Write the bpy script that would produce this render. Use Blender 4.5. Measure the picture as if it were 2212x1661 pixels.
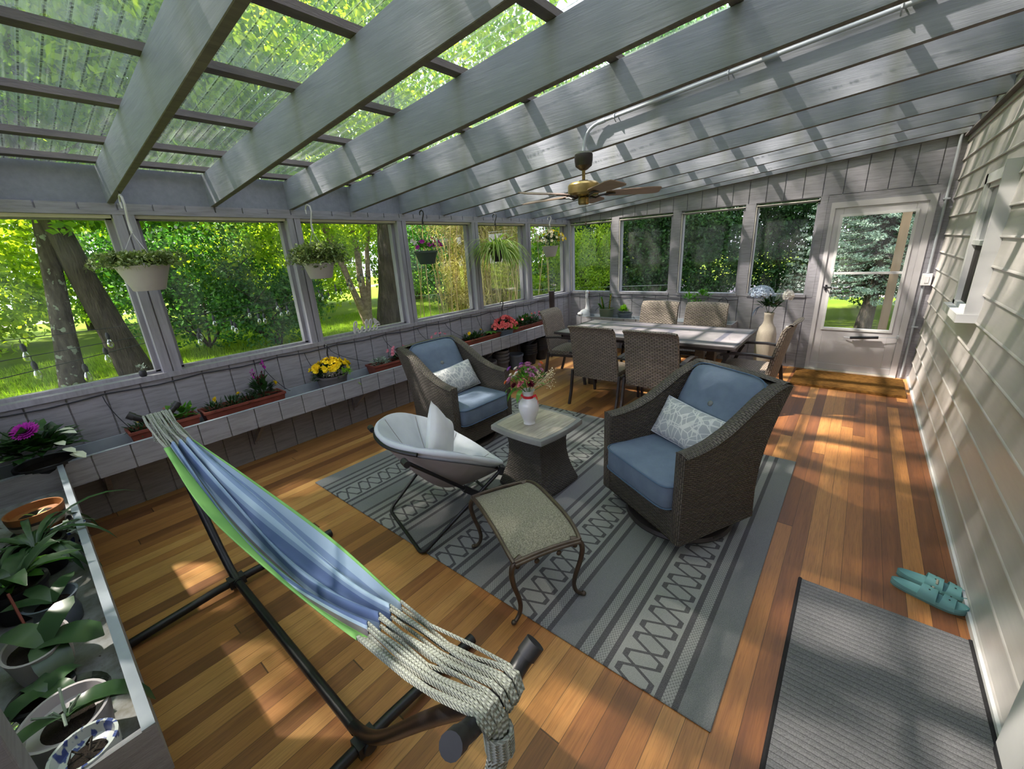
import bpy, math, random
import numpy as np
from mathutils import Vector, Matrix, noise as mnoise
from math import sin, cos, pi, sqrt, radians
random.seed(7)
SC = bpy.context.scene
COL = SC.collection
for o in list(bpy.data.objects): bpy.data.objects.remove(o)

# ---------------------------------------------------------------- camera
A, B_, C_ = -0.7038, -0.3120, -0.0581
fw = Vector((sin(A)*cos(B_), cos(A)*cos(B_), sin(B_)))
r0 = Vector((cos(A), -sin(A), 0)); u0 = r0.cross(fw)
rr = r0*cos(C_) + u0*sin(C_); uu = u0*cos(C_) - r0*sin(C_)
cd = bpy.data.cameras.new('camera'); cam = bpy.data.objects.new('camera', cd); COL.objects.link(cam)
cam.matrix_world = Matrix(((rr.x, uu.x, -fw.x, 4.1436), (rr.y, uu.y, -fw.y, -6.6778), (rr.z, uu.z, -fw.z, 1.7335), (0, 0, 0, 1)))
cd.sensor_fit = 'HORIZONTAL'; cd.sensor_width = 36; cd.lens = 885.71*36/2212; cd.clip_start = 0.03; cd.clip_end = 200
SC.camera = cam

# ---------------------------------------------------------------- sky, sun, exposure
w = bpy.data.worlds.new('World'); SC.world = w; w.use_nodes = True
nt = w.node_tree; nt.nodes.clear()
wo = nt.nodes.new('ShaderNodeOutputWorld'); bg = nt.nodes.new('ShaderNodeBackground')
tc = nt.nodes.new('ShaderNodeTexCoord'); sx = nt.nodes.new('ShaderNodeSeparateXYZ'); cr = nt.nodes.new('ShaderNodeValToRGB')
nt.links.new(tc.outputs['Generated'], sx.inputs[0]); nt.links.new(sx.outputs[2], cr.inputs[0])
cr.color_ramp.elements[0].position = 0.0; cr.color_ramp.elements[0].color = (0.86, 0.86, 1.0, 1)
cr.color_ramp.elements[1].position = 0.7; cr.color_ramp.elements[1].color = (0.66, 0.74, 1.0, 1)
nt.links.new(cr.outputs[0], bg.inputs[0]); bg.inputs[1].default_value = 3.0
nt.links.new(bg.outputs[0], wo.inputs[0])
sd = bpy.data.lights.new('sun', 'SUN'); sd.energy = 27.0; sd.angle = radians(1.6); sd.color = (1.0, 0.90, 0.83)
so = bpy.data.objects.new('sun', sd); COL.objects.link(so)
SUN_DIR = Vector((0.50, 0.36, -0.82)).normalized()
so.rotation_euler = SUN_DIR.to_track_quat('-Z', 'Y').to_euler()
so.location = (-8, -8, 12)
SC.view_settings.view_transform = 'Standard'; SC.view_settings.look = 'None'
SC.view_settings.exposure = 0.12; SC.view_settings.gamma = 1.0; SC.view_settings.use_curve_mapping = False

# ---------------------------------------------------------------- tagging
def tag(o, label=None, cat=None, group=None, kind=None):
    if label: o['label'] = label
    if cat: o['category'] = cat
    if group: o['group'] = group
    if kind: o['kind'] = kind
    return o
def thing(name, label, cat, loc=(0, 0, 0), rz=0, group=None):
    o = bpy.data.objects.new(name, None); COL.objects.link(o)
    o.empty_display_size = 0.05
    o.location = loc; o.rotation_euler = (0, 0, rz)
    return tag(o, label, cat, group)
def dup(o, parent=None):
    c = o.copy(); COL.objects.link(c)
    if parent is not None: c.parent = parent
    for ch in list(o.children): dup(ch, c)
    return c

# ---------------------------------------------------------------- mesh builder
class MB:
    def __init__(s): s.v = []; s.f = []; s.uv = []; s.n = 0; s.mi = []; s.m = 0; s.X = None
    def add(s, vs, fs, uvs=None):
        b = s.n
        if s.X is not None: vs = [tuple(s.X @ Vector(p)) for p in vs]
        s.v.extend(vs); s.n += len(vs)
        s.uv.extend(uvs if uvs else [(0, 0)]*len(vs))
        s.f.extend([tuple(b+i for i in f) for f in fs]); s.mi.extend([s.m]*len(fs))
        return s
    def box(s, x0, x1, y0, y1, z0, z1, uv=False):
        v = [(x0, y0, z0), (x1, y0, z0), (x1, y1, z0), (x0, y1, z0), (x0, y0, z1), (x1, y0, z1), (x1, y1, z1), (x0, y1, z1)]
        f = [(0, 3, 2, 1), (4, 5, 6, 7), (0, 1, 5, 4), (1, 2, 6, 5), (2, 3, 7, 6), (3, 0, 4, 7)]
        if not uv: return s.add(v, f)
        for q in f:
            vs = [v[i] for i in q]; a = Vector(vs[1])-Vector(vs[0]); b = Vector(vs[3])-Vector(vs[0])
            nrm = a.cross(b)
            if abs(nrm.z) > abs(nrm.x)+abs(nrm.y): uvs = [(p[0], p[1]) for p in vs]
            elif abs(nrm.x) > abs(nrm.y): uvs = [(p[1], p[2]) for p in vs]
            else: uvs = [(p[0], p[2]) for p in vs]
            s.add(vs, [(0, 1, 2, 3)], uvs)
        return s
    def hexa(s, v):   # 8 corners, bottom 4 then top 4
        return s.add(v, [(0, 3, 2, 1), (4, 5, 6, 7), (0, 1, 5, 4), (1, 2, 6, 5), (2, 3, 7, 6), (3, 0, 4, 7)])
    def bar(s, p, q, w, h, up=(0, 0, 1)):
        p = Vector(p); q = Vector(q); d = (q-p).normalized(); u = Vector(up)
        a = d.cross(u)
        if a.length < 1e-4: a = d.cross(Vector((1, 0, 0)))
        a.normalize(); b = a.cross(d).normalized(); a *= w/2; b *= h/2
        return s.hexa([tuple(x) for x in (p-a-b, p+a-b, p+a+b, p-a+b, q-a-b, q+a-b, q+a+b, q-a+b)])
    def tube(s, pts, r, n=8, closed=False, caps=True, uvs=False):
        P = [Vector(p) for p in pts]; m = len(P)
        R = r if hasattr(r, '__len__') else [r]*m
        T = []
        for i in range(m):
            a = P[(i-1) % m] if (closed or i > 0) else P[i]; b = P[(i+1) % m] if (closed or i < m-1) else P[i]
            t = b-a; T.append(t.normalized() if t.length > 1e-9 else Vector((0, 0, 1)))
        ref = Vector((0, 0, 1)) if abs(T[0].z) < 0.9 else Vector((1, 0, 0))
        nx = T[0].cross(ref).normalized(); vs = []; uv = []; L = 0
        for i in range(m):
            nx = (nx - T[i]*nx.dot(T[i])); nx = nx.normalized() if nx.length > 1e-6 else T[i].orthogonal().normalized()
            ny = T[i].cross(nx)
            if i: L += (P[i]-P[i-1]).length
            for k in range(n):
                a = 2*pi*k/n; vs.append(tuple(P[i]+(nx*cos(a)+ny*sin(a))*R[i])); uv.append((k/n, L))
        fs = []
        for i in range(m if closed else m-1):
            j = (i+1) % m
            for k in range(n):
                l = (k+1) % n; fs.append((i*n+k, i*n+l, j*n+l, j*n+k))
        if caps and not closed:
            fs.append(tuple(range(n-1, -1, -1))); fs.append(tuple((m-1)*n+k for k in range(n)))
        return s.add(vs, fs, uv)
    def lathe(s, prof, n=20, c=(0, 0, 0), sx=1, sy=1, caps=True, rot=0):
        vs = []; uv = []; L = 0; last = None
        for (r, z) in prof:
            if last: L += sqrt((r-last[0])**2+(z-last[1])**2)
            last = (r, z)
            for k in range(n):
                a = 2*pi*k/n+rot; vs.append((c[0]+r*cos(a)*sx, c[1]+r*sin(a)*sy, c[2]+z)); uv.append((k/n, L))
        fs = []
        for i in range(len(prof)-1):
            for k in range(n):
                l = (k+1) % n; fs.append((i*n+k, i*n+l, (i+1)*n+l, (i+1)*n+k))
        if caps:
            fs.append(tuple(range(n-1, -1, -1))); b = (len(prof)-1)*n; fs.append(tuple(b+k for k in range(n)))
        return s.add(vs, fs, uv)
    def ell(s, c, r, nu=12, nv=8, e=1.0):
        if not hasattr(r, '__len__'): r = (r, r, r)
        sp = lambda x: math.copysign(abs(x)**e, x)
        vs = []; fs = []; uv = []
        for j in range(nv+1):
            t = -pi/2+pi*j/nv
            for i in range(nu):
                a = 2*pi*i/nu
                x = r[0]*sp(cos(t))*sp(cos(a)); y = r[1]*sp(cos(t))*sp(sin(a))
                vs.append((c[0]+x, c[1]+y, c[2]+r[2]*sp(sin(t)))); uv.append((x, y))
        for j in range(nv):
            for i in range(nu):
                k = (i+1) % nu; fs.append((j*nu+i, j*nu+k, (j+1)*nu+k, (j+1)*nu+i))
        return s.add(vs, fs, uv)
    def grid(s, fn, nu, nv, uvf=None, flip=False, closed=False):
        vs = []; uv = []
        for j in range(nv+1):
            for i in range(nu+1):
                vs.append(tuple(fn(i/nu, j/nv))); uv.append(uvf(i/nu, j/nv) if uvf else (i/nu, j/nv))
        fs = []
        for j in range(nv):
            for i in range(nu):
                q = (j*(nu+1)+i, j*(nu+1)+i+1, (j+1)*(nu+1)+i+1, (j+1)*(nu+1)+i)
                fs.append(q[::-1] if flip else q)
        return s.add(vs, fs, uv)
    def prism(s, poly, y0, y1, axis='y'):
        n = len(poly)
        f = {'y': lambda a, b, t: (a, t, b), 'x': lambda a, b, t: (t, a, b), 'z': lambda a, b, t: (a, b, t)}[axis]
        vs = [f(a, b, y0) for a, b in poly]+[f(a, b, y1) for a, b in poly]
        fs = [tuple(range(n)), tuple(range(2*n-1, n-1, -1))]+[(i, i+n, (i+1) % n+n, (i+1) % n) for i in range(n)]
        return s.add(vs, fs)
    def leaf(s, p, d, L, W, bend=0.3, up=(0, 0, 1), seg=3, fold=0.0, blunt=0.0):
        p = Vector(p); d = Vector(d).normalized(); u = Vector(up)
        a = d.cross(u)
        if a.length < 1e-3: a = d.cross(Vector((1, 0.3, 0)))
        a.normalize(); vs = []; pos = p.copy(); dd = d.copy(); st = L/seg
        for i in range(seg+1):
            t = i/seg; wd = W*0.5*(sin(pi*min(1, (t*0.88+0.08)))**(0.8-blunt*0.5)) if i < seg else W*0.03
            n = a.cross(dd).normalized()
            vs += [tuple(pos-a*wd+n*fold*wd), tuple(pos), tuple(pos+a*wd+n*fold*wd)]
            pos = pos+dd*st; dd = (dd-Vector((0, 0, 1))*bend/seg*1.6).normalized()
        fs = []
        for i in range(seg):
            b = i*3; fs += [(b, b+1, b+4, b+3), (b+1, b+2, b+5, b+4)]
        return s.add(vs, fs)
    def build(s, name, mat, parent=None, smooth=True, loc=None, rot=None, recalc=False, auto=None):
        me = bpy.data.meshes.new(name)
        nv, nf = len(s.v), len(s.f)
        me.from_pydata(s.v, [], s.f)
        ul = me.uv_layers.new(name='UVMap')
        li = np.empty(len(me.loops), dtype=np.int32); me.loops.foreach_get('vertex_index', li)
        ul.data.foreach_set('uv', np.array(s.uv, dtype=np.float32)[li].ravel())
        for m in (mat if isinstance(mat, (list, tuple)) else [mat]): me.materials.append(m)
        if isinstance(mat, (list, tuple)): me.polygons.foreach_set('material_index', s.mi)
        if recalc:
            import bmesh
            bm = bmesh.new(); bm.from_mesh(me); bmesh.ops.recalc_face_normals(bm, faces=bm.faces); bm.to_mesh(me); bm.free()
        if smooth: me.polygons.foreach_set('use_smooth', [True]*nf)
        if smooth and auto != 0:
            try: me.set_sharp_from_angle(angle=radians(auto or 38))
            except Exception: pass
        me.update()
        o = bpy.data.objects.new(name, me); COL.objects.link(o)
        if parent is not None: o.parent = parent
        if loc is not None: o.location = loc
        if rot is not None: o.rotation_euler = rot
        return o
def bevel(o, w=0.004, seg=2):
    m = o.modifiers.new('bevel', 'BEVEL'); m.width = w; m.segments = seg; m.limit_method = 'ANGLE'; return o
def bez(p0, p1, p2, p3, n=8):
    P = [Vector(p) for p in (p0, p1, p2, p3)]
    return [P[0]*(1-t)**3+P[1]*3*t*(1-t)**2+P[2]*3*t*t*(1-t)+P[3]*t**3 for t in [i/n for i in range(n+1)]]
def rndv(): 
    z = random.uniform(-1, 1); a = random.uniform(0, 2*pi); r = sqrt(1-z*z); return Vector((r*cos(a), r*sin(a), z))

# ---------------------------------------------------------------- materials
class NT:
    def __init__(s, name):
        s.m = bpy.data.materials.new(name); s.m.use_nodes = True; s.t = s.m.node_tree; s.t.nodes.clear()
        s.out = s.t.nodes.new('ShaderNodeOutputMaterial')
    def n(s, ty, ins={}, **kw):
        x = s.t.nodes.new('ShaderNode'+ty)
        for k, v in kw.items(): setattr(x, k, v)
        for k, v in ins.items():
            if isinstance(v, bpy.types.NodeSocket): s.t.links.new(v, x.inputs[k])
            else: x.inputs[k].default_value = v
        return x
    def math(s, op, a, b=0.0, c=None):
        i = {0: a, 1: b}
        if c is not None: i[2] = c
        return s.n('Math', i, operation=op).outputs[0]
    def co(s, kind='Object'): return s.n('TexCoord').outputs[kind]
    def mapv(s, vec, scale=(1, 1, 1), loc=(0, 0, 0), rot=(0, 0, 0)):
        return s.n('Mapping', {'Vector': vec, 'Scale': scale, 'Location': loc, 'Rotation': rot}).outputs[0]
    def noise(s, vec, scale=5, detail=3, rough=0.5, fac=True):
        x = s.n('TexNoise', {'Vector': vec, 'Scale': scale, 'Detail': detail, 'Roughness': rough}); return x.outputs[0 if fac else 1]
    def ramp(s, fac, stops, interp='LINEAR'):
        x = s.n('ValToRGB', {0: fac}); r = x.color_ramp; r.interpolation = interp
        while len(r.elements) > 1: r.elements.remove(r.elements[-1])
        r.elements[0].position = stops[0][0]; r.elements[0].color = tuple(stops[0][1])+(1,)
        for p, c in stops[1:]:
            e = r.elements.new(p); e.color = tuple(c)+(1,)
        return x.outputs[0]
    def mix(s, f, a, b, mode='MIX'):
        x = s.n('Mix', {}, data_type='RGBA', blend_type=mode)
        for i, v in ((0, f), (6, a), (7, b)):
            if isinstance(v, bpy.types.NodeSocket): s.t.links.new(v, x.inputs[i])
            elif i == 0: x.inputs[0].default_value = v
            else: x.inputs[i].default_value = tuple(v)+(1,) if len(v) == 3 else v
        return x.outputs[2]
    def bump(s, h, strength=0.3, dist=0.01): return s.n('Bump', {'Height': h, 'Strength': strength, 'Distance': dist}).outputs[0]
    def bsdf(s, col, rough=0.6, metal=0.0, normal=None, spec=0.5, **kw):
        x = s.n('BsdfPrincipled', {'Roughness': rough, 'Metallic': metal, 'Specular IOR Level': spec})
        if isinstance(col, bpy.types.NodeSocket): s.t.links.new(col, x.inputs['Base Color'])
        else: x.inputs['Base Color'].default_value = tuple(col)+(1,)
        if normal is not None: s.t.links.new(normal, x.inputs['Normal'])
        for k, v in kw.items(): x.inputs[k.replace('_', ' ')].default_value = v
        return x.outputs[0]
    def done(s, sh): s.t.links.new(sh, s.out.inputs[0]); return s.m
def pm(name, c, c2=None, rough=0.6, metal=0.0, scale=8, bump=0.0, bscale=None, stretch=(1, 1, 1), spec=0.4, **kw):
    t = NT(name); v = t.mapv(t.co(), stretch)
    nz = t.noise(v, scale, 4, 0.6)
    c2 = c2 or tuple(x*0.82 for x in c)
    col = t.ramp(nz, [(0.3, c2), (0.7, c)])
    nr = t.bump(t.noise(v, bscale or scale*6, 3), 1.0, bump) if bump else None
    return t.done(t.bsdf(col, rough, metal, nr, spec, **kw))
M = {}
def grey_board(name, c, c2, streak, along='z'):
    t = NT(name); co = t.co()
    st = {'z': (9, 9, 0.7), 'x': (0.7, 9, 9), 'y': (9, 0.7, 9), 'h': (1.2, 1.2, 12)}[along]
    a = t.noise(t.mapv(co, st), 4, 5, 0.65); b = t.noise(co, 1.7, 3, 0.6)
    col = t.ramp(a, [(0.32, c2), (0.58, c)])
    col = t.mix(t.math('MULTIPLY', b, 0.45), col, streak)
    fine = t.noise(t.mapv(co, tuple(x*6 for x in st)), 6, 3, 0.6)
    return t.done(t.bsdf(col, 0.62, 0, t.bump(fine, 0.6, 0.0025), 0.35))
M['clad'] = grey_board('grey_stained_cladding', (0.30, 0.295, 0.33), (0.20, 0.195, 0.215), (0.19, 0.17, 0.17), 'h')
M['trim'] = grey_board('grey_stained_trim', (0.30, 0.295, 0.33), (0.21, 0.205, 0.23), (0.19, 0.17, 0.17), 'z')
M['tray'] = grey_board('grey_tray_board', (0.34, 0.335, 0.36), (0.22, 0.215, 0.23), (0.20, 0.18, 0.17), 'h')
# rafters: blue-grey paint, rusty water marks running down below the battens
t = NT('grey_blue_rafter_paint'); co = t.co()
a = t.noise(t.mapv(co, (1.2, 8, 8)), 3, 4, 0.6); g = t.noise(t.mapv(co, (1.5, 30, 30)), 2.2, 5, 0.7)
col = t.ramp(a, [(0.25, (0.165, 0.175, 0.205)), (0.75, (0.215, 0.225, 0.258))])
x = t.n('SeparateXYZ', {0: co}).outputs
ph = t.math('ABSOLUTE', t.math('SUBTRACT', t.math('FRACT', t.math('DIVIDE', t.math('SUBTRACT', x[0], 0.155), 0.61)), 0.5))
stain = t.math('MULTIPLY', t.math('SMOOTH_MIN', t.math('MAXIMUM', t.math('SUBTRACT', 1.0, t.math('MULTIPLY', ph, 10.0)), 0.0), 1.0, 0.1), t.math('MULTIPLY', t.noise(co, 2.0, 2), 0.85))
col = t.mix(t.math('MULTIPLY', stain, 0.8), col, (0.13, 0.14, 0.11))
M['rafter'] = t.done(t.bsdf(col, 0.55, 0, t.bump(g, 0.5, 0.004), 0.4))
M['purlin'] = pm('weathered_batten_wood', (0.155, 0.135, 0.13), (0.10, 0.09, 0.09), 0.8, scale=5, stretch=(6, 1, 6), bump=0.002)
M['white'] = pm('white_paint', (0.62, 0.61, 0.60), (0.55, 0.54, 0.54), 0.45, scale=3)
M['door'] = pm('off_white_door_paint', (0.50, 0.48, 0.49), (0.44, 0.42, 0.43), 0.45, scale=2)
M['alu'] = pm('cream_aluminium_track', (0.62, 0.58, 0.50), (0.5, 0.47, 0.42), 0.4, scale=3)
M['white_plastic'] = pm('white_plastic', (0.55, 0.54, 0.55), (0.46, 0.45, 0.47), 0.42, scale=5)
M['pot_white'] = pm('aged_white_plastic_pot', (0.42, 0.39, 0.40), (0.36, 0.33, 0.34), 0.5, scale=4)
M['conduit'] = pm('painted_conduit', (0.40, 0.42, 0.46), (0.33, 0.35, 0.38), 0.45, scale=6)
M['black'] = pm('black_powder_coat', (0.012, 0.012, 0.014), (0.007, 0.007, 0.008), 0.38, scale=20, bump=0.0004)
M['black_plastic'] = pm('black_plastic', (0.02, 0.02, 0.023), (0.012, 0.012, 0.013), 0.45, scale=12)
M['cable'] = pm('black_cable_rubber', (0.018, 0.019, 0.026), None, 0.5, scale=12)
M['bronze'] = pm('bronze_metal', (0.115, 0.085, 0.06), (0.06, 0.045, 0.034), 0.42, 0.5, scale=14, bump=0.0008)
M['frame_dk'] = pm('dark_brown_metal', (0.06, 0.05, 0.05), (0.04, 0.034, 0.034), 0.4, 0.3, scale=10)
M['brass'] = pm('antique_brass', (0.42, 0.30, 0.12), (0.33, 0.22, 0.08), 0.28, 0.9, scale=5)
M['blade'] = pm('fan_blade_wood', (0.30, 0.205, 0.165), (0.23, 0.15, 0.12), 0.5, scale=4, stretch=(1, 6, 6))
M['fan_dark'] = pm('dark_brown_canopy', (0.022, 0.016, 0.014), None, 0.45, scale=6)
M['terra'] = pm('terracotta_plastic', (0.22, 0.055, 0.035), (0.16, 0.038, 0.026), 0.5, scale=9)
M['soil'] = pm('potting_soil', (0.035, 0.022, 0.014), (0.012, 0.008, 0.006), 0.95, scale=60, bump=0.01)
M['green_pot'] = pm('dark_green_plastic_pot', (0.035, 0.055, 0.045), (0.025, 0.042, 0.034), 0.5, scale=5)
M['sage_pot'] = pm('sage_green_glazed_pot', (0.15, 0.18, 0.12), (0.12, 0.15, 0.10), 0.35, scale=6)
M['grey_pot'] = pm('grey_plastic_pot', (0.115, 0.105, 0.105), (0.085, 0.078, 0.08), 0.55, scale=7)
M['slate_pot'] = pm('slate_blue_pot', (0.13, 0.155, 0.19), (0.10, 0.12, 0.15), 0.4, scale=7)
M['glass_white'] = pm('white_glazed_ceramic', (0.66, 0.65, 0.66), (0.60, 0.59, 0.60), 0.12, scale=3, spec=0.6)
M['ribbon'] = pm('red_satin_ribbon', (0.62, 0.02, 0.035), (0.45, 0.012, 0.02), 0.35, scale=10)
M['cream_vase'] = pm('cream_ribbed_vase', (0.52, 0.46, 0.38), (0.40, 0.34, 0.27), 0.6, scale=30, stretch=(8, 8, 0.6), bump=0.004)
M['rope'] = None
t = NT('cotton_rope'); uv = t.co('UV'); x = t.n('SeparateXYZ', {0: uv}).outputs
ph = t.math('SINE', t.math('ADD', t.math('MULTIPLY', x[1], 520.0), t.math('MULTIPLY', x[0], 6.283)))
col = t.ramp(t.math('MULTIPLY_ADD', ph, 0.5, 0.5), [(0.0, (0.22, 0.23, 0.195)), (0.5, (0.36, 0.375, 0.33))])
M['rope'] = t.done(t.bsdf(col, 0.9, 0, t.bump(ph, 1.0, 0.002), 0.1))
M['cream_cloth'] = pm('white_pillow_cotton', (0.66, 0.66, 0.68), (0.58, 0.58, 0.61), 0.9, scale=6, bump=0.001, spec=0.1)
M['grey_cloth'] = pm('pale_grey_quilted_cloth', (0.52, 0.54, 0.58), (0.43, 0.45, 0.49), 0.9, scale=5, bump=0.003, bscale=14, spec=0.1)
M['grey_under'] = pm('pale_grey_nylon_shell', (0.30, 0.285, 0.29), (0.25, 0.235, 0.24), 0.7, scale=4, spec=0.2)
M['blue_cloth'] = pm('denim_blue_cushion_fabric', (0.14, 0.178, 0.24), (0.105, 0.138, 0.195), 0.85, scale=7, bump=0.0012, bscale=90, spec=0.15)
M['blue_pipe'] = pm('denim_blue_piping', (0.085, 0.13, 0.20), None, 0.85, scale=7, spec=0.15)
M['button'] = pm('tufting_button', (0.16, 0.17, 0.16), None, 0.5, scale=7)
M['mint'] = pm('mint_green_foam', (0.17, 0.36, 0.35), (0.13, 0.29, 0.285), 0.55, scale=9, spec=0.4)
M['mint_dk'] = pm('mint_sole_foam', (0.13, 0.24, 0.22), (0.10, 0.19, 0.175), 0.6, scale=9)
M['charm'] = pm('cream_charm', (0.36, 0.34, 0.26), None, 0.6, scale=40)
M['bark'] = pm('tree_bark', (0.085, 0.068, 0.050), (0.028, 0.022, 0.017), 0.95, scale=3.0, stretch=(4, 4, 0.7), bump=0.06, bscale=9)
M['birch'] = pm('pale_birch_bark', (0.46, 0.34, 0.25), (0.18, 0.12, 0.08), 0.9, scale=6, stretch=(1, 1, 2), bump=0.02)
t = NT('lichen_bark'); co = t.co(); a = t.noise(t.mapv(co, (3, 3, 1)), 4, 4, 0.6); b = t.noise(co, 9, 2, 0.5)
col = t.ramp(a, [(0.3, (0.03, 0.025, 0.02)), (0.7, (0.10, 0.085, 0.07))]); col = t.mix(t.ramp(b, [(0.60, (0, 0, 0)), (0.64, (1, 1, 1))]), col, (0.20, 0.23, 0.17))
M['lichen'] = t.done(t.bsdf(col, 0.95, 0, t.bump(a, 1, 0.03), 0.1))
def leafmat(name, cols, trans=0.35, rough=0.5, spec=0.3, tcol=None, vary=True):
    t = NT(name); g = t.n('NewGeometry').outputs
    ri = g['Random Per Island']
    co = t.noise(t.co(), 1.3, 2, 0.5)
    f = t.math('ADD', t.math('MULTIPLY', ri, 0.7), t.math('MULTIPLY', co, 0.3)) if vary else ri
    col = t.ramp(f, [(i/(max(1, len(cols)-1)), c) for i, c in enumerate(cols)])
    p = t.bsdf(col, rough, 0, None, spec)
    tr = t.n('BsdfTranslucent', {0: t.mix(1.0, col, tcol or (1.5, 1.7, 0.6), 'MULTIPLY')}).outputs[0]
    return t.done(t.n('MixShader', {0: trans, 1: p, 2: tr}).outputs[0])
M['lf_tree'] = leafmat('maple_leaves', [(0.04, 0.11, 0.02), (0.10, 0.22, 0.03), (0.22, 0.36, 0.04)], 0.6, tcol=(3.0, 2.5, 0.6))
M['lf_yel'] = leafmat('bright_yellow_green_leaves', [(0.10, 0.20, 0.02), (0.22, 0.36, 0.04), (0.36, 0.48, 0.07)], 0.55, tcol=(2.2, 1.9, 0.5))
M['lf_dark'] = leafmat('dark_evergreen_leaves', [(0.012, 0.04, 0.014), (0.03, 0.085, 0.025), (0.065, 0.15, 0.035)], 0.2)
M['lf_mid'] = leafmat('mid_green_leaves', [(0.02, 0.075, 0.025), (0.05, 0.15, 0.04), (0.12, 0.25, 0.05)], 0.4)
M['lf_spruce'] = leafmat('blue_spruce_needles', [(0.13, 0.20, 0.15), (0.30, 0.42, 0.33), (0.52, 0.64, 0.52)], 0.15, tcol=(1,1,1))
M['lf_bam'] = leafmat('golden_bamboo_leaves', [(0.20, 0.20, 0.04), (0.48, 0.42, 0.13), (0.68, 0.60, 0.26)], 0.4, tcol=(1.3,1.3,.7))
M['cane'] = pm('golden_bamboo_cane', (0.45, 0.34, 0.14), (0.28, 0.20, 0.08), 0.6, scale=5)
M['pl_dark'] = leafmat('dark_glossy_leaves', [(0.008, 0.028, 0.008), (0.018, 0.055, 0.014), (0.035, 0.09, 0.02)], 0.15, 0.35, 0.5)
M['pl_mid'] = leafmat('fresh_green_leaves', [(0.03, 0.11, 0.015), (0.07, 0.20, 0.025), (0.15, 0.33, 0.04)], 0.3, 0.4)
M['pl_lime'] = leafmat('lime_green_leaves', [(0.16, 0.34, 0.03), (0.30, 0.50, 0.05)], 0.4, 0.4)
M['pl_var'] = leafmat('variegated_small_leaves', [(0.06, 0.10, 0.04), (0.18, 0.24, 0.10), (0.46, 0.48, 0.28)], 0.25, 0.5)
M['pl_spider'] = leafmat('striped_spider_plant_leaves', [(0.12, 0.22, 0.04), (0.25, 0.36, 0.09), (0.50, 0.55, 0.26)], 0.35, 0.45)
M['pl_white'] = leafmat('cream_white_leaves', [(0.55, 0.60, 0.42), (0.75, 0.78, 0.62)], 0.3, 0.5, tcol=(1, 1, 0.9))
M['pl_orchid'] = leafmat('orchid_leaf', [(0.020, 0.055, 0.022), (0.045, 0.095, 0.035)], 0.1, 0.3, 0.5)
M['pl_silver'] = leafmat('silvery_small_leaves', [(0.20, 0.27, 0.21), (0.38, 0.45, 0.38)], 0.2, 0.6, tcol=(1, 1, 0.9))
def petal(name, a, b, tr=0.3): return leafmat(name, [a, b], tr, 0.6, 0.2, tcol=(1.2, 1.1, 1.1))
M['f_mag'] = petal('magenta_petals', (0.22, 0.008, 0.19), (0.52, 0.03, 0.42))
M['f_yel'] = petal('yellow_petals', (0.62, 0.44, 0.01), (0.85, 0.68, 0.02))
M['f_cor'] = petal('coral_pink_petals', (0.66, 0.09, 0.10), (0.86, 0.24, 0.22))
M['f_pink'] = petal('pink_petals', (0.55, 0.12, 0.20), (0.80, 0.36, 0.42))
M['f_lil'] = petal('lilac_pink_petals', (0.36, 0.13, 0.27), (0.60, 0.32, 0.47))
M['f_vio'] = petal('violet_petals', (0.24, 0.07, 0.42), (0.38, 0.16, 0.60))
M['f_white'] = petal('white_petals', (0.62, 0.60, 0.56), (0.82, 0.80, 0.76))
M['f_hyd'] = petal('pale_blue_petals', (0.42, 0.52, 0.66), (0.70, 0.76, 0.82))
M['f_plum'] = petal('dark_plum_petals', (0.06, 0.004, 0.014), (0.14, 0.01, 0.03), 0.15)
M['f_cream'] = petal('cream_petals', (0.60, 0.55, 0.36), (0.78, 0.72, 0.52))
M['f_or'] = petal('orange_petals', (0.65, 0.14, 0.05), (0.80, 0.30, 0.10))
M['f_blue'] = petal('dusty_blue_fibres', (0.08, 0.13, 0.22), (0.14, 0.20, 0.32), 0.1)
# floor boards
t = NT('mixed_hardwood_boards'); co = t.co(); x = t.n('SeparateXYZ', {0: co}).outputs
bw = 0.0845
ix = t.math('FLOOR', t.math('DIVIDE', x[0], bw)); fx = t.math('FRACT', t.math('DIVIDE', x[0], bw))
r1 = t.n('TexWhiteNoise', {'W': ix}, noise_dimensions='1D').outputs[0]
yy = t.math('DIVIDE', t.math('ADD', x[1], t.math('MULTIPLY', r1, 11.3)), 3.6)
iy = t.math('FLOOR', yy); fy = t.math('FRACT', yy)
cv = t.n('CombineXYZ', {0: ix, 1: iy}).outputs[0]
r2 = t.n('TexWhiteNoise', {'Vector': cv}, noise_dimensions='2D').outputs[0]
shift = t.n('CombineXYZ', {0: t.math('MULTIPLY', r2, 13.0), 1: t.math('MULTIPLY', r2, 31.0)}).outputs[0]
vv = t.n('VectorMath', {0: co, 1: shift}, operation='ADD').outputs[0]
g1 = t.noise(t.mapv(vv, (16, 0.8, 1)), 1.6, 4, 0.6); g2 = t.noise(t.mapv(vv, (90, 3.0, 1)), 2.0, 3, 0.7)
f = t.math('ADD', t.math('MULTIPLY', r2, 0.72), t.math('MULTIPLY', t.math('SUBTRACT', g1, 0.5), 0.55))
f = t.math('ADD', f, 0.12)
col = t.ramp(f, [(0.0, (0.115, 0.050, 0.022)), (0.22, (0.19, 0.083, 0.030)), (0.42, (0.29, 0.135, 0.042)), (0.62, (0.37, 0.185, 0.055)), (0.8, (0.44, 0.245, 0.078)), (1.0, (0.50, 0.305, 0.105))])
col = t.mix(t.math('MULTIPLY', t.ramp(g2, [(0.45, (0, 0, 0)), (0.75, (1, 1, 1))]), 0.5), col, (0.075, 0.032, 0.015))
wx = t.math('MULTIPLY_ADD', x[0], 0.11, 0.05)
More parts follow.
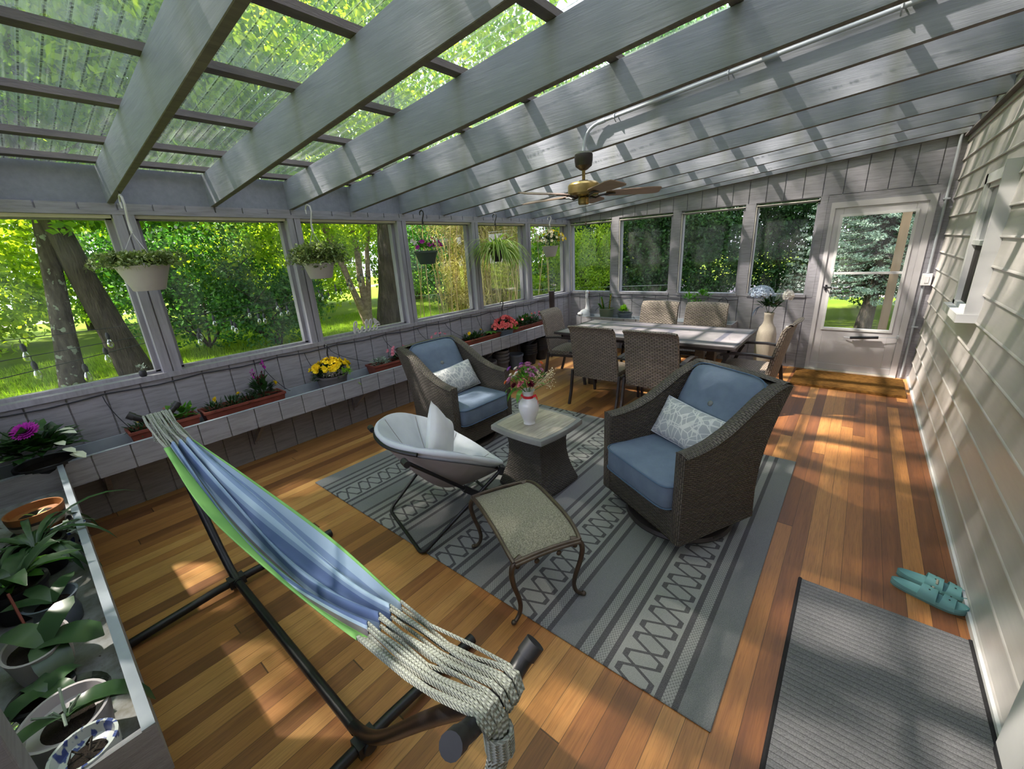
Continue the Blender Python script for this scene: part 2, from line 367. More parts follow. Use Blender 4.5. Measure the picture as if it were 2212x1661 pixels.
col = t.mix(t.math('MINIMUM', t.math('MAXIMUM', wx, 0.0), 0.5), col, t.mix(1.0, col, (1.15, 0.80, 0.75), 'MULTIPLY'))
gap = t.math('MAXIMUM', t.math('GREATER_THAN', t.math('ABSOLUTE', t.math('SUBTRACT', fx, 0.5)), 0.488), t.math('GREATER_THAN', t.math('ABSOLUTE', t.math('SUBTRACT', fy, 0.5)), 0.4992))
col = t.mix(t.math('MULTIPLY', gap, 0.75), col, (0.02, 0.010, 0.006))
hgt = t.math('SUBTRACT', t.math('MULTIPLY', g2, 0.15), gap)
rg = t.math('MULTIPLY_ADD', g1, 0.18, 0.33)
b = t.n('BsdfPrincipled', {'Base Color': col, 'Roughness': rg, 'Normal': t.bump(hgt, 0.5, 0.0015), 'Specular IOR Level': 0.45})
M['floor'] = t.done(b.outputs[0])
# siding
t = NT('cream_vinyl_siding'); co = t.co(); nz = t.noise(t.mapv(co, (2, 1.2, 14)), 3, 3, 0.6)
col = t.ramp(nz, [(0.3, (0.46, 0.425, 0.405)), (0.7, (0.50, 0.465, 0.44))])
M['siding'] = t.done(t.bsdf(col, 0.33, 0, t.bump(t.noise(t.mapv(co, (1, 2, 30)), 6, 3), 0.25, 0.0015), 0.5))
# clear corrugated roofing: film, dirt lines in the valleys
t = NT('clear_corrugated_polycarbonate'); co = t.co(); x = t.n('SeparateXYZ', {0: co}).outputs
lw = t.n('LayerWeight', {'Blend': 0.35}).outputs[1]
ph = t.math('FRACT', t.math('DIVIDE', x[1], 0.0667))
val = t.math('LESS_THAN', t.math('ABSOLUTE', t.math('SUBTRACT', ph, 0.5)), 0.055)
dn = t.noise(t.mapv(co, (22, 3, 1)), 3.0, 3, 0.8); dl = t.math('MULTIPLY', val, t.ramp(dn, [(0.42, (0.15, 0.15, 0.15)), (0.6, (1, 1, 1))]))
dirt = t.noise(co, 26, 4, 0.75); haze = t.noise(t.mapv(co, (0.8, 12, 1)), 2.0, 3, 0.6)
dsp = t.ramp(dirt, [(0.68, (0, 0, 0)), (0.74, (1, 1, 1))])
tint = t.mix(t.math('MULTIPLY', lw, 0.6), (0.97, 0.99, 0.96), (0.78, 0.84, 0.80))
tb = t.n('BsdfTransparent', {0: tint}).outputs[0]
df = t.n('BsdfTranslucent', {0: (0.80, 0.86, 0.82, 1)}).outputs[0]
gl = t.n('BsdfGlossy', {0: (0.9, 0.9, 0.9, 1), 'Roughness': 0.12}).outputs[0]
s1 = t.n('MixShader', {0: t.math('MULTIPLY_ADD', haze, 0.16, 0.03), 1: tb, 2: df}).outputs[0]
s2 = t.n('MixShader', {0: t.math('MULTIPLY_ADD', lw, 0.25, 0.04), 1: s1, 2: gl}).outputs[0]
dk = t.n('BsdfDiffuse', {0: (0.035, 0.032, 0.025, 1)}).outputs[0]
s3 = t.n('MixShader', {0: t.math('MAXIMUM', t.math('MULTIPLY', dl, 0.8), t.math('MULTIPLY', dsp, 0.5)), 1: s2, 2: dk}).outputs[0]
M['roof'] = t.done(s3)
# window panes
t = NT('dusty_window_pane'); fr = t.n('Fresnel', {'IOR': 1.45}).outputs[0]
dz = t.noise(t.mapv(t.co(), (2, 2, 1)), 1.6, 4, 0.6)
tb = t.n('BsdfTransparent', {0: (0.96, 0.98, 0.97, 1)}).outputs[0]; gl = t.n('BsdfGlossy', {0: (1, 1, 1, 1), 'Roughness': 0.03}).outputs[0]
dd = t.n('BsdfDiffuse', {0: (0.6, 0.6, 0.58, 1)}).outputs[0]
s1 = t.n('MixShader', {0: t.math('MULTIPLY', t.ramp(dz, [(0.45, (0, 0, 0)), (0.8, (1, 1, 1))]), 0.10), 1: tb, 2: dd}).outputs[0]
M['pane'] = t.done(t.n('MixShader', {0: t.math('MULTIPLY', fr, 0.12), 1: s1, 2: gl}).outputs[0])
t = NT('dark_house_glass'); M['darkglass'] = t.done(t.bsdf((0.03, 0.045, 0.05), 0.06, 0, None, 0.8))
M['screen'] = pm('black_insect_screen', (0.035, 0.028, 0.03), None, 0.7, scale=20)
t = NT('clear_bulb_glass'); fr = t.n('Fresnel', {'IOR': 1.45}).outputs[0]
M['bulb'] = t.done(t.n('MixShader', {0: t.math('MULTIPLY_ADD', fr, 0.8, 0.06), 1: t.n('BsdfTransparent', {0: (0.93, 0.95, 0.85, 1)}).outputs[0], 2: t.n('BsdfGlossy', {'Roughness': 0.02}).outputs[0]}).outputs[0])
# wicker
def wicker(name, c_hi, c_lo, pu, pv, bump=0.004):
    t = NT(name); uv = t.co('UV'); x = t.n('SeparateXYZ', {0: uv}).outputs
    v = t.math('DIVIDE', x[1], pv); row = t.math('FLOOR', v); fv = t.math('FRACT', v)
    u = t.math('ADD', t.math('DIVIDE', x[0], pu), t.math('MULTIPLY', row, 0.5))
    su = t.math('ABSOLUTE', t.math('SINE', t.math('MULTIPLY', u, pi)))
    sv = t.math('SINE', t.math('MULTIPLY', fv, pi))
    h = t.math('MULTIPLY', t.math('POWER', su, 0.55), t.math('POWER', sv, 0.7))
    cell = t.n('CombineXYZ', {0: t.math('FLOOR', u), 1: row}).outputs[0]
    rn = t.n('TexWhiteNoise', {'Vector': cell}, noise_dimensions='2D').outputs[0]
    fib = t.noise(t.mapv(uv, (40, 700, 1)), 1.0, 2, 0.5)
    hi = t.mix(t.math('ADD', t.math('MULTIPLY', rn, 0.5), t.math('MULTIPLY', fib, 0.4)), c_hi, tuple(q*0.55 for q in c_hi))
    col = t.mix(t.ramp(h, [(0.12, (0, 0, 0)), (0.55, (1, 1, 1))]), c_lo, hi)
    return t.done(t.bsdf(col, 0.5, 0, t.bump(h, 1.0, bump), 0.35))
M['wk_dark'] = wicker('dark_brown_resin_wicker', (0.115, 0.095, 0.076), (0.012, 0.010, 0.009), 0.034, 0.0125, 0.005)
M['wk_grey'] = wicker('grey_brown_resin_wicker', (0.285, 0.23, 0.185), (0.033, 0.026, 0.021), 0.05, 0.017, 0.005)
M['wk_table'] = wicker('fine_grey_wicker', (0.10, 0.088, 0.078), (0.012, 0.010, 0.010), 0.022, 0.011, 0.004)
# sling cloth of the footstool
t = NT('olive_beige_sling_mesh'); co = t.co(); vn = t.n('TexVoronoi', {'Vector': t.mapv(co, (1, 1.6, 1)), 'Scale': 120.0}, feature='DISTANCE_TO_EDGE').outputs[0]
nz = t.noise(co, 160, 4, 0.7)
col = t.ramp(nz, [(0.38, (0.12, 0.11, 0.08)), (0.55, (0.24, 0.22, 0.165)), (0.7, (0.33, 0.31, 0.24))])
M['sling'] = t.done(t.bsdf(col, 0.75, 0, t.bump(nz, 0.5, 0.001), 0.2))
# lattice pillow fabric
t = NT('grey_geometric_pillow_fabric'); uv = t.co('UV')
vn = t.n('TexVoronoi', {'Vector': uv, 'Scale': 15.0}, feature='DISTANCE_TO_EDGE').outputs[0]
v2 = t.n('TexVoronoi', {'Vector': t.mapv(uv, (1, 1, 1), (0.31, 0.17, 0)), 'Scale': 13.0}, feature='DISTANCE_TO_EDGE').outputs[0]
ln = t.math('LESS_THAN', t.math('MINIMUM', vn, v2), 0.035)
hatch = t.math('SINE', t.math('MULTIPLY', t.math('ADD', t.n('SeparateXYZ', {0: uv}).outputs[0], t.n('SeparateXYZ', {0: uv}).outputs[1]), 900.0))
base = t.mix(t.math('MULTIPLY_ADD', hatch, 0.25, 0.25), (0.30, 0.315, 0.33), (0.44, 0.45, 0.45))
M['lattice'] = t.done(t.bsdf(t.mix(t.math('MULTIPLY', ln, 0.85), base, (0.58, 0.58, 0.56)), 0.85, 0, None, 0.15))
# hammock stripes (u across cloth)
t = NT('striped_hammock_cotton'); x = t.n('SeparateXYZ', {0: t.co('UV')}).outputs
W = (0.33, 0.44, 0.56); Nv = (0.055, 0.10, 0.25); G = (0.17, 0.42, 0.07); Br = (0.13, 0.105, 0.10); LB = (0.17, 0.25, 0.40)
st = [(0, G), (0.20, Br), (0.235, W), (0.255, Nv), (0.29, LB), (0.32, W), (0.35, G), (0.37, Br), (0.41, LB), (0.47, Nv), (0.53, LB), (0.56, W), (0.60, Nv), (0.72, LB), (0.75, W), (0.79, LB), (0.84, W), (0.90, LB), (0.94, W), (0.985, G)]
col = t.ramp(x[0], st, 'CONSTANT')
# one colour ramp holds 32 stops; weave noise on top
wv = t.noise(t.mapv(t.co('UV'), (900, 500, 1)), 1.0, 2, 0.5); col = t.mix(t.math('MULTIPLY', wv, 0.35), col, (0.30, 0.33, 0.38))
M['hammock'] = t.done(t.bsdf(col, 0.9, 0, t.bump(wv, 0.4, 0.001), 0.1))
# rugs
t = NT('grey_striped_trellis_rug'); co = t.co(); x = t.n('SeparateXYZ', {0: co}).outputs
P = 0.59; u = t.math('MODULO', t.math('ADD', x[0], 1.525-0.12+P), P)
def band(a, b_): return t.math('MULTIPLY', t.math('GREATER_THAN', u, a), t.math('LESS_THAN', u, b_))
def orr(*a):
    r = a[0]
    for q in a[1:]: r = t.math('MAXIMUM', r, q)
    return r
dark = orr(band(0, .024), band(.068, .096), band(.139, .163), band(.366, .392), band(.434, .458))
chk = orr(band(.024, .068), band(.096, .139), band(.392, .434))
ck = t.math('GREATER_THAN', t.math('MULTIPLY', t.math('SINE', t.math('MULTIPLY', u, 6.2832/0.0145)), t.math('SINE', t.math('MULTIPLY', x[1], 6.2832/0.018))), 0.1)
lat = band(.185, .352)
s_ = t.math('DIVIDE', t.math('SUBTRACT', u, .195), .150)
def zig(off, sgn):
    tri = t.math('PINGPONG', t.math('ADD', t.math('DIVIDE', x[1], 0.0925), off), 1.0)
    z = t.math('MINIMUM', t.math('MAXIMUM', t.math('MULTIPLY_ADD', tri, 1.5, -0.25), 0.0), 1.0)
    return t.math('LESS_THAN', t.math('ABSOLUTE', t.math('SUBTRACT', s_, z)), 0.105)
lt = t.math('MULTIPLY', lat, t.math('MAXIMUM', zig(0.0, 1), zig(0.85, 1)))
nz = t.noise(co, 320, 3, 0.7); n2 = t.noise(t.mapv(co, (160, 60, 1)), 3, 2, 0.6)
base = t.ramp(nz, [(0.35, (0.125, 0.125, 0.128)), (0.65, (0.235, 0.235, 0.235))])
dk = t.ramp(n2, [(0.35, (0.055, 0.052, 0.056)), (0.7, (0.125, 0.12, 0.125))])
lc = t.ramp(nz, [(0.35, (0.20, 0.20, 0.195)), (0.65, (0.30, 0.30, 0.29))])
col = t.mix(t.math('MAXIMUM', band(.163, .366), chk), base, lc)
col = t.mix(t.math('MAXIMUM', dark, t.math('MAXIMUM', lt, t.math('MULTIPLY', t.math('MULTIPLY', chk, ck), 0.55))), col, dk)
M['rug'] = t.done(t.bsdf(col, 0.95, 0, t.bump(nz, 0.8, 0.002), 0.05))
t = NT('charcoal_ribbed_mat'); co = t.co(); x = t.n('SeparateXYZ', {0: co}).outputs
wob = t.math('MULTIPLY', t.noise(t.mapv(co, (60, 10, 1)), 1.5, 2), 0.004)
rib = t.math('MULTIPLY_ADD', t.math('SINE', t.math('MULTIPLY', t.math('ADD', x[1], wob), 6.2832/0.026)), 0.5, 0.5)
nz = t.noise(co, 260, 3, 0.7)
col = t.mix(t.ramp(rib, [(0.0, (1, 1, 1)), (0.03, (0, 0, 0))]), t.ramp(nz, [(0.3, (0.095, 0.092, 0.096)), (0.7, (0.205, 0.20, 0.205))]), (0.035, 0.034, 0.038))
M['mat'] = t.done(t.bsdf(col, 0.95, 0, t.bump(rib, 0.8, 0.003), 0.05))
M['matedge'] = pm('black_stitched_binding', (0.018, 0.016, 0.018), None, 0.9, scale=80, bump=0.003)
M['coir'] = pm('brown_coir_fibre', (0.30, 0.145, 0.035), (0.10, 0.048, 0.016), 0.98, scale=22, stretch=(1, 3, 1), bump=0.012, bscale=180, spec=0.05)
# tabletops
t = NT('grey_tile_table_top'); co = t.co(); x = t.n('SeparateXYZ', {0: co}).outputs
ax = t.math('ABSOLUTE', x[0]); ay = t.math('ABSOLUTE', x[1])
nz = t.noise(co, 5, 4, 0.6)
base = t.ramp(nz, [(0.3, (0.165, 0.15, 0.17)), (0.7, (0.24, 0.22, 0.23))])
def rect(a, b_, wd): # ring between rectangles
    inn = t.math('MULTIPLY', t.math('LESS_THAN', ax, a), t.math('LESS_THAN', ay, b_))
    out = t.math('MULTIPLY', t.math('LESS_THAN', ax, a+wd), t.math('LESS_THAN', ay, b_+wd))
    return t.math('SUBTRACT', out, inn)
ring = t.math('MAXIMUM', rect(0.80, 0.31, 0.06), rect(0.20, 0.10, 0.07))
edge = t.math('SUBTRACT', 1.0, t.math('MULTIPLY', t.math('LESS_THAN', ax, 1.02), t.math('LESS_THAN', ay, 0.49)))
ln = t.math('LESS_THAN', t.n('TexVoronoi', {'Vector': t.mapv(co, (1, 1.2, 1)), 'Scale': 3.2}, feature='DISTANCE_TO_EDGE').outputs[0], 0.012)
col = t.mix(ring, base, (0.10, 0.10, 0.13)); col = t.mix(t.math('MULTIPLY', ln, 0.6), col, (0.13, 0.12, 0.13)); col = t.mix(edge, col, (0.13, 0.135, 0.155))
M['tile'] = t.done(t.bsdf(col, 0.32, 0, None, 0.5))
t = NT('weathered_plank_table_top'); co = t.co(); x = t.n('SeparateXYZ', {0: co}).outputs
nz = t.noise(t.mapv(co, (30, 2.5, 1)), 2, 4, 0.6); col = t.ramp(nz, [(0.3, (0.24, 0.21, 0.17)), (0.7, (0.42, 0.38, 0.31))])
gp = t.math('GREATER_THAN', t.math('ABSOLUTE', t.math('SUBTRACT', t.math('FRACT', t.math('DIVIDE', t.math('ADD', x[0], 1.0), 0.09)), 0.5)), 0.485)
col = t.mix(t.math('MULTIPLY', gp, 0.5), col, (0.10, 0.09, 0.075)); M['plank'] = t.done(t.bsdf(col, 0.45, 0, None, 0.4))
M['plank_edge'] = pm('grey_table_edge', (0.20, 0.20, 0.195), (0.15, 0.15, 0.148), 0.5, scale=6)
# lawn
t = NT('sunlit_lawn_grass'); co = t.co(); a = t.noise(co, 0.5, 3, 0.6); b = t.noise(co, 40, 4, 0.8)
col = t.ramp(a, [(0.3, (0.17, 0.27, 0.02)), (0.7, (0.27, 0.37, 0.035))]); col = t.mix(t.math('MULTIPLY', b, 0.5), col, (0.09, 0.17, 0.012))
M['lawn'] = t.done(t.bsdf(col, 0.9, 0, t.bump(b, 1.0, 0.06), 0.1))
M['blade_grass'] = leafmat('grass_blades', [(0.14, 0.24, 0.02), (0.25, 0.38, 0.03), (0.38, 0.48, 0.07)], 0.4)
M['road'] = pm('pale_pink_driveway', (0.42, 0.35, 0.34), (0.35, 0.28, 0.27), 0.9, scale=2)
M['fence'] = pm('dark_fence_wood', (0.10, 0.085, 0.075), (0.05, 0.042, 0.038), 0.9, scale=4, stretch=(5, 5, 0.6))
M['postwood'] = pm('tan_post_wood', (0.42, 0.30, 0.20), (0.33, 0.23, 0.15), 0.8, scale=4, stretch=(5, 5, 0.6))
M['flake'] = None
t = NT('peeling_grey_tray_paint'); co = t.co(); a = t.noise(co, 9, 5, 0.7); b = t.noise(t.mapv(co, (1, 1, 1), (3, 5, 0)), 16, 5, 0.75)
col = t.ramp(a, [(0.35, (0.16, 0.155, 0.13)), (0.6, (0.27, 0.285, 0.29))]); col = t.mix(t.ramp(b, [(0.62, (0, 0, 0)), (0.66, (1, 1, 1))]), col, (0.075, 0.055, 0.045))
M['flake'] = t.done(t.bsdf(col, 0.75, 0, t.bump(b, 0.6, 0.002), 0.2))
t = NT('pale_blue_grey_tray_paint'); co = t.co(); a = t.noise(co, 4, 4, 0.6)
M['traytop'] = t.done(t.bsdf(t.ramp(a, [(0.3, (0.25, 0.28, 0.32)), (0.7, (0.34, 0.37, 0.41))]), 0.5, 0, None, 0.35))
M['carwhite'] = pm('white_car_paint', (0.7, 0.7, 0.72), (0.66, 0.66, 0.68), 0.2, scale=2, spec=0.6)
M['sign'] = pm('white_washed_sign_wood', (0.52, 0.50, 0.49), (0.36, 0.34, 0.33), 0.7, scale=22)
M['log'] = pm('dark_charred_log', (0.045, 0.028, 0.022), (0.012, 0.009, 0.008), 0.4, scale=9, stretch=(3, 3, 0.6), bump=0.01)
# banded terracotta pot and blue-and-white pot
t = NT('banded_terracotta_pot'); z = t.n('SeparateXYZ', {0: t.co()}).outputs[2]
col = t.ramp(t.math('DIVIDE', z, 0.13), [(0, (0.17, 0.07, 0.025)), (0.38, (0.36, 0.33, 0.24)), (0.62, (0.035, 0.022, 0.016)), (0.74, (0.23, 0.085, 0.022))], 'CONSTANT')
M['banded'] = t.done(t.bsdf(col, 0.5, 0, None, 0.4))
t = NT('blue_and_white_glaze'); nz = t.noise(t.mapv(t.co(), (6, 6, 2.2)), 7, 2, 0.5)
M['bluewhite'] = t.done(t.bsdf(t.ramp(nz, [(0.52, (0.50, 0.53, 0.52)), (0.56, (0.05, 0.07, 0.22))]), 0.2, 0, None, 0.5))
W = 4.79; ZS = 0.983; ZT = 2.1405; YN = -7.09
rz_ = lambda x: 2.215+0.0875*x            # rafter underside
RH = 0.24
def S(o, kind='structure'): o['kind'] = kind; return o
# ---- floor
b = MB(); b.box(-0.02, W+0.02, YN-0.6, 0.05, -0.06, 0.0); S(b.build('floor', M['floor'], smooth=False))
# ---- board cladding helper: vertical boards with real grooves
def boards_x(b, x, y0, y1, z0, z1, side=1, pitch=0.2, t=0.012, off=0.0):   # wall in plane x, boards along y
    n = int(math.ceil((y1-y0)/pitch))+1
    k0 = math.floor((y0-off)/pitch)
    for k in range(k0, k0+n+2):
        a = max(y0, off+k*pitch+0.005); c = min(y1, off+(k+1)*pitch-0.005)
        if c-a > 0.01:
            if side > 0: b.box(x-t, x, a, c, z0, z1)
            else: b.box(x, x+t, a, c, z0, z1)
def boards_y(b, y, x0, x1, z0, z1, pitch=0.2, t=0.012, off=0.0, top=None):
    k0 = math.floor((x0-off)/pitch); n = int(math.ceil((x1-x0)/pitch))+2
    for k in range(k0, k0+n+1):
        a = max(x0, off+k*pitch+0.005); c = min(x1, off+(k+1)*pitch-0.005)
        if c-a > 0.01:
            if top: b.hexa([(a, y, z0), (c, y, z0), (c, y+t, z0), (a, y+t, z0), (a, y, top(a)), (c, y, top(c)), (c, y+t, top(c)), (a, y+t, top(a))])
            else: b.box(a, c, y, y+t, z0, z1)
b = MB()
b.box(-0.14, -0.012, YN, 0.0, -0.35, ZS-0.03); boards_x(b, 0.0, YN, 0.0, 0.0, ZS-0.022)
b.box(-0.14, -0.012, YN, 0.0, ZT+0.03, 2.215); boards_x(b, 0.0, YN, 0.0, ZT+0.018, 2.215)
b.box(-0.14, 0.006, YN, 0.0, ZT, ZT+0.03)
S(b.build('wall_left', M['clad'], smooth=False))
b = MB(); b.box(-0.14, -0.03, YN-0.1, 0.1, 2.2155, 2.455); S(b.build('trim_1', M['rafter'], smooth=False))     # beam between the rafters
b = MB(); b.hexa([(-0.17, YN, ZS-0.045), (0.022, YN, ZS-0.045), (0.022, 0, ZS-0.045), (-0.17, 0, ZS-0.045), (-0.17, YN, ZS-0.014), (0.022, YN, ZS-0.006), (0.022, 0, ZS-0.006), (-0.17, 0, ZS-0.014)])
S(b.build('trim_2', M['trim'], smooth=False))   # sill along the left wall
PL = [-7.02, -5.98, -4.788, -3.581, -2.385, -1.196]
def window(nm, mk, glass):
    b = MB(); mk(b); o = S(b.build(nm, M['trim'], smooth=False)); return o
# posts of the left wall (each its own)
ti = 3
for i, y in enumerate(PL):
    b = MB(); h = 0.06
    b.box(-0.14, -0.010, y-h, y+h, ZS-0.02, ZT+0.004)
    b.box(-0.010, 0.004, y-h, y-0.004, ZS-0.022, ZT+0.018); b.box(-0.010, 0.004, y+0.006, y+h, ZS-0.022, ZT+0.018)
    S(b.build('trim_%d' % ti, M['trim'], smooth=False)); ti += 1
b = MB(); b.box(-0.14, 0.035, -0.05, 0.10, 0, 2.21); S(b.build('trim_%d' % ti, M['trim'], smooth=False)); ti += 1   # corner post
# left windows
ed = [(-7.6, -7.08)]+[(PL[i]+0.06, PL[i+1]-0.06) for i in range(5)]+[(PL[5]+0.06, -0.05)]
wn = 1
for (a, c) in ed[1:]:
    b = MB(); f = 0.032
    for (y0, y1) in ((a, a+f), (c-f, c)): b.box(-0.135, -0.075, y0, y1, ZS, ZT)
    b.box(-0.135, -0.075, a, c, ZS-0.012, ZS+0.012); b.box(-0.135, -0.075, a, c, ZT-0.03, ZT)
    w_ = S(b.build('window_%d' % wn, M['trim'], smooth=False))
    b = MB(); b.box(-0.112, -0.108, a+f, c-f, ZS+0.012, ZT-0.03); b.build('window_pane', M['pane'], w_, smooth=False)
    b = MB(); b.box(-0.05, -0.02, a+0.005, c-0.005, ZT-0.022, ZT-0.001); b.build('top_track', M['alu'], w_, smooth=False)
    wn += 1
# ---- far wall
XS = [(0.035, 0.835), (0.969, 1.8325), (1.958, 2.8027), (2.9275, 3.6218)]
b = MB(); tp = lambda x: rz_(x)+0.02
b.box(0.0, 3.70, 0.012, 0.14, 0, ZS-0.01); boards_y(b, 0.0, 0.035, 3.70, 0.0, ZS-0.03, off=0.03)
b.hexa([(0, .012, ZT+.02), (W, .012, ZT+.02), (W, .14, ZT+.02), (0, .14, ZT+.02), (0, .012, tp(0)+.2), (W, .012, tp(W)+.2), (W, .14, tp(W)+.2), (0, .14, tp(0)+.2)])
boards_y(b, 0.0, 0.035, W, ZT+0.03, 0, off=0.03, top=lambda x: tp(x)+0.02)
for (a, c) in ((0.835, 0.969), (1.8325, 1.958), (2.8027, 2.9275), (3.6218, 3.70)):
    b.box(a+0.002, c-0.002, -0.004, 0.14, ZS-0.03, ZT+0.03)
b.box(4.665, W, -0.002, 0.14, 0, ZT+0.05); b.box(4.70, W, -0.012, 0.0, 0, ZT+0.05)
b.box(3.70, 3.742, -0.006, 0.14, 0, 2.09); b.box(3.70, 4.70, 0.0, 0.14, 2.083, ZT+0.035)
S(b.build('wall_far', M['clad'], smooth=False))
for (a, c) in XS:
    b = MB(); f = 0.026
    b.box(a, a+f, 0.02, 0.11, ZS, ZT); b.box(c-f, c, 0.02, 0.11, ZS, ZT); b.box(a, c, 0.02, 0.11, ZT-0.026, ZT+0.002); b.box(a, c, -0.014, 0.13, ZS-0.03, ZS+0.006)
    w_ = S(b.build('window_%d' % wn, M['trim'], smooth=False)); wn += 1
    b = MB(); b.box(a+f, c-f, 0.083, 0.087, ZS+0.006, ZT-0.026); b.build('window_pane', M['pane'], w_, smooth=False)
    b = MB(); b.box(a+0.003, a+0.012, 0.0, 0.02, ZS+0.01, ZT-0.02); b.box(a+0.003, c-0.003, 0.0, 0.018, ZT-0.012, ZT-0.001); b.build('track', M['alu'], w_, smooth=False)
# ---- door in the far wall
d = bpy.data.objects.new('door_1', None); COL.objects.link(d); S(d)
b = MB(); b.box(3.742, 3.785, -0.012, 0.10, 0, 2.085); b.box(4.605, 4.665, -0.012, 0.10, 0, 2.085); b.box(3.785, 4.605, -0.012, 0.10, 2.02, 2.085); b.build('door_frame', M['door'], d, smooth=False)
gx0, gx1, gz0, gz1, gm = 3.872, 4.512, 0.575, 1.915, 1.255
b = MB(); b.box(3.785, gx0, 0.0, 0.035, 0.02, 2.02); b.box(gx1, 4.605, 0.0, 0.035, 0.02, 2.02); b.box(gx0, gx1, 0.0, 0.035, 0.02, gz0); b.box(gx0, gx1, 0.0, 0.035, gz1, 2.02)
b.box(3.785, 4.605, -0.008, 0.0, 0.02, 0.10)
bevel(b.build('door_leaf', M['door'], d, smooth=False), 0.003)
b = MB(); f = 0.028
for (x0, x1, z0, z1) in ((gx0-f, gx0, gz0-f, gz1+f), (gx1, gx1+f, gz0-f, gz1+f), (gx0, gx1, gz0-f, gz0), (gx0, gx1, gz1, gz1+f)): b.box(x0, x1, -0.010, 0.0, z0, z1)
b.box(gx0, gx1, -0.006, 0.03, gm-0.014, gm+0.012)
b.build('glazing_bead', M['white'], d, smooth=False)
b = MB(); b.box(gx0, gx1, 0.015, 0.019, gz0, gz1); b.build('glass', M['pane'], d, smooth=False)
b = MB(); b.box(3.815, 3.835, -0.014, 0.0, 1.045, 1.115); b.tube([(3.825, -0.01, 1.085), (3.825, -0.05, 1.085), (3.885, -0.055, 1.085)], 0.009); b.box(3.795, 3.86, -0.016, -0.006, 1.08, 1.092); b.build('door_handle', M['black'], d)
b = MB(); b.tube([(4.16, -0.035, 0.465), (4.43, -0.04, 0.49)], 0.017, 10); c1 = b.build('door_closer', M['black'], d)
b = MB(); b.tube([(4.43, -0.04, 0.49), (4.60, -0.03, 0.50)], 0.004, 6); b.box(4.59, 4.61, -0.04, -0.01, 0.485, 0.52); b.tube([(4.10, -0.02, 0.465), (4.17, -0.035, 0.465)], 0.006, 6); b.build('closer_rod', M['conduit'], c1)
b = MB(); b.box(3.742, 4.665, -0.03, 0.14, 0.0, 0.018); S(b.build('trim_%d' % ti, M['alu'], smooth=False)); ti += 1     # threshold
# ---- siding wall
b = MB(); prof = []
z = 0.04-0.18
while z < 5.6:
    zz0, zz1 = z, z+0.18
    n = 7
    prof += [(W+0.002, zz0-0.008), (W-0.010, zz0-0.010), (W-0.0135, zz0-0.005), (W-0.0125, zz0+0.003), (W-0.0095, zz0+0.007)]
    for i in range(1, n+1):
        t_ = i/n; prof.append((W-0.0095+0.0105*(1-(1-t_)**1.8), zz0+0.007+(0.163)*t_))
    z += 0.18
prof = [(x, max(0.0, zz)) for x, zz in prof]
y0, y1 = -9.0, 0.0
vs = []; 
for (x, zz) in prof: vs += [(x, y0, zz), (x, y1, zz)]
fs = [(2*i, 2*i+1, 2*i+3, 2*i+2) for i in range(len(prof)-1)]
b.add(vs, fs); b.box(W+0.006, W+0.2, y0, y1+0.15, -0.3, 5.6)
S(b.build('wall_right', M['siding'], smooth=True, auto=30))
b = MB(); b.box(W-0.024, W, -4.95, -0.0, 0.0, 0.032); S(b.build('baseboard_right', M['white'], smooth=False))
b = MB(); b.hexa([(W-0.045, -9, 2.60), (W, -9, 2.60), (W, 0, 2.60), (W-0.045, 0, 2.60), (W-0.042, -9, 2.62), (W, -9, 2.628), (W, 0, 2.628), (W-0.042, 0, 2.62)])
S(b.build('trim_%d' % ti, M['purlin'], smooth=False)); ti += 1
# house window in the siding
y0, y1, z0, z1 = -2.63, -2.02, 1.17, 2.07
b = MB(); xo = W-0.062; f = 0.065
b.box(xo, W, y0, y0+f, z0, z1); b.box(xo, W, y1-f, y1, z0, z1); b.box(xo, W, y0, y1, z1-f, z1); b.box(xo, W, y0, y1, z0, z0+0.03)
b.box(xo-0.012, W, y0-0.022, y0, z0-0.02, z1+0.03)
w_ = S(b.build('window_%d' % wn, M['white'], smooth=False)); wn += 1
b = MB(); b.box(xo-0.045, W, y0-0.03, y1+0.04, z0-0.055, z0); b.build('window_sill', M['white'], w_, smooth=False)
b = MB(); g = 0.03; xi = W-0.045
b.box(xi, W-0.01, y0+f, y0+f+g, 1.62, z1-f); b.box(xi, W-0.01, y1-f-g, y1-f, 1.62, z1-f); b.box(xi, W-0.01, y0+f, y1-f, z1-f-g, z1-f); b.box(xi-0.008, W-0.01, y0+f, y1-f, 1.60, 1.632)
b.build('upper_sash', M['white'], w_, smooth=False)
b = MB(); b.box(W-0.027, W-0.021, y0+f+g, y1-f-g, 1.632, z1-f-g); b.build('window_pane', M['darkglass'], w_, smooth=False)
b = MB(); b.box(W-0.030, W-0.021, y0+f, y1-f, z0+0.03, 1.60); b.build('insect_screen', M['screen'], w_, smooth=False)
# ---- house door casing at lower right
b = MB(); b.box(W-0.04, W, -5.03, -4.95, 0.0, 2.2); S(b.build('trim_%d' % ti, M['white'], smooth=False)); ti += 1
b = MB(); b.box(W-0.065, W-0.01, -5.20, -5.032, 0.13, 2.2); b.box(W-0.072, W-0.065, -5.2, -5.028, 0.13, 2.2); o = S(b.build('door_2', M['white'], smooth=False))
b = MB(); b.box(W-0.075, W-0.02, -5.9, -5.035, 0.105, 0.13); b.build('door_sweep', M['black'], o, smooth=False)
b = MB(); b.box(W-0.055, W, -5.9, -5.035, 0.0, 0.03); S(b.build('trim_%d' % ti, M['alu'], smooth=False)); ti += 1
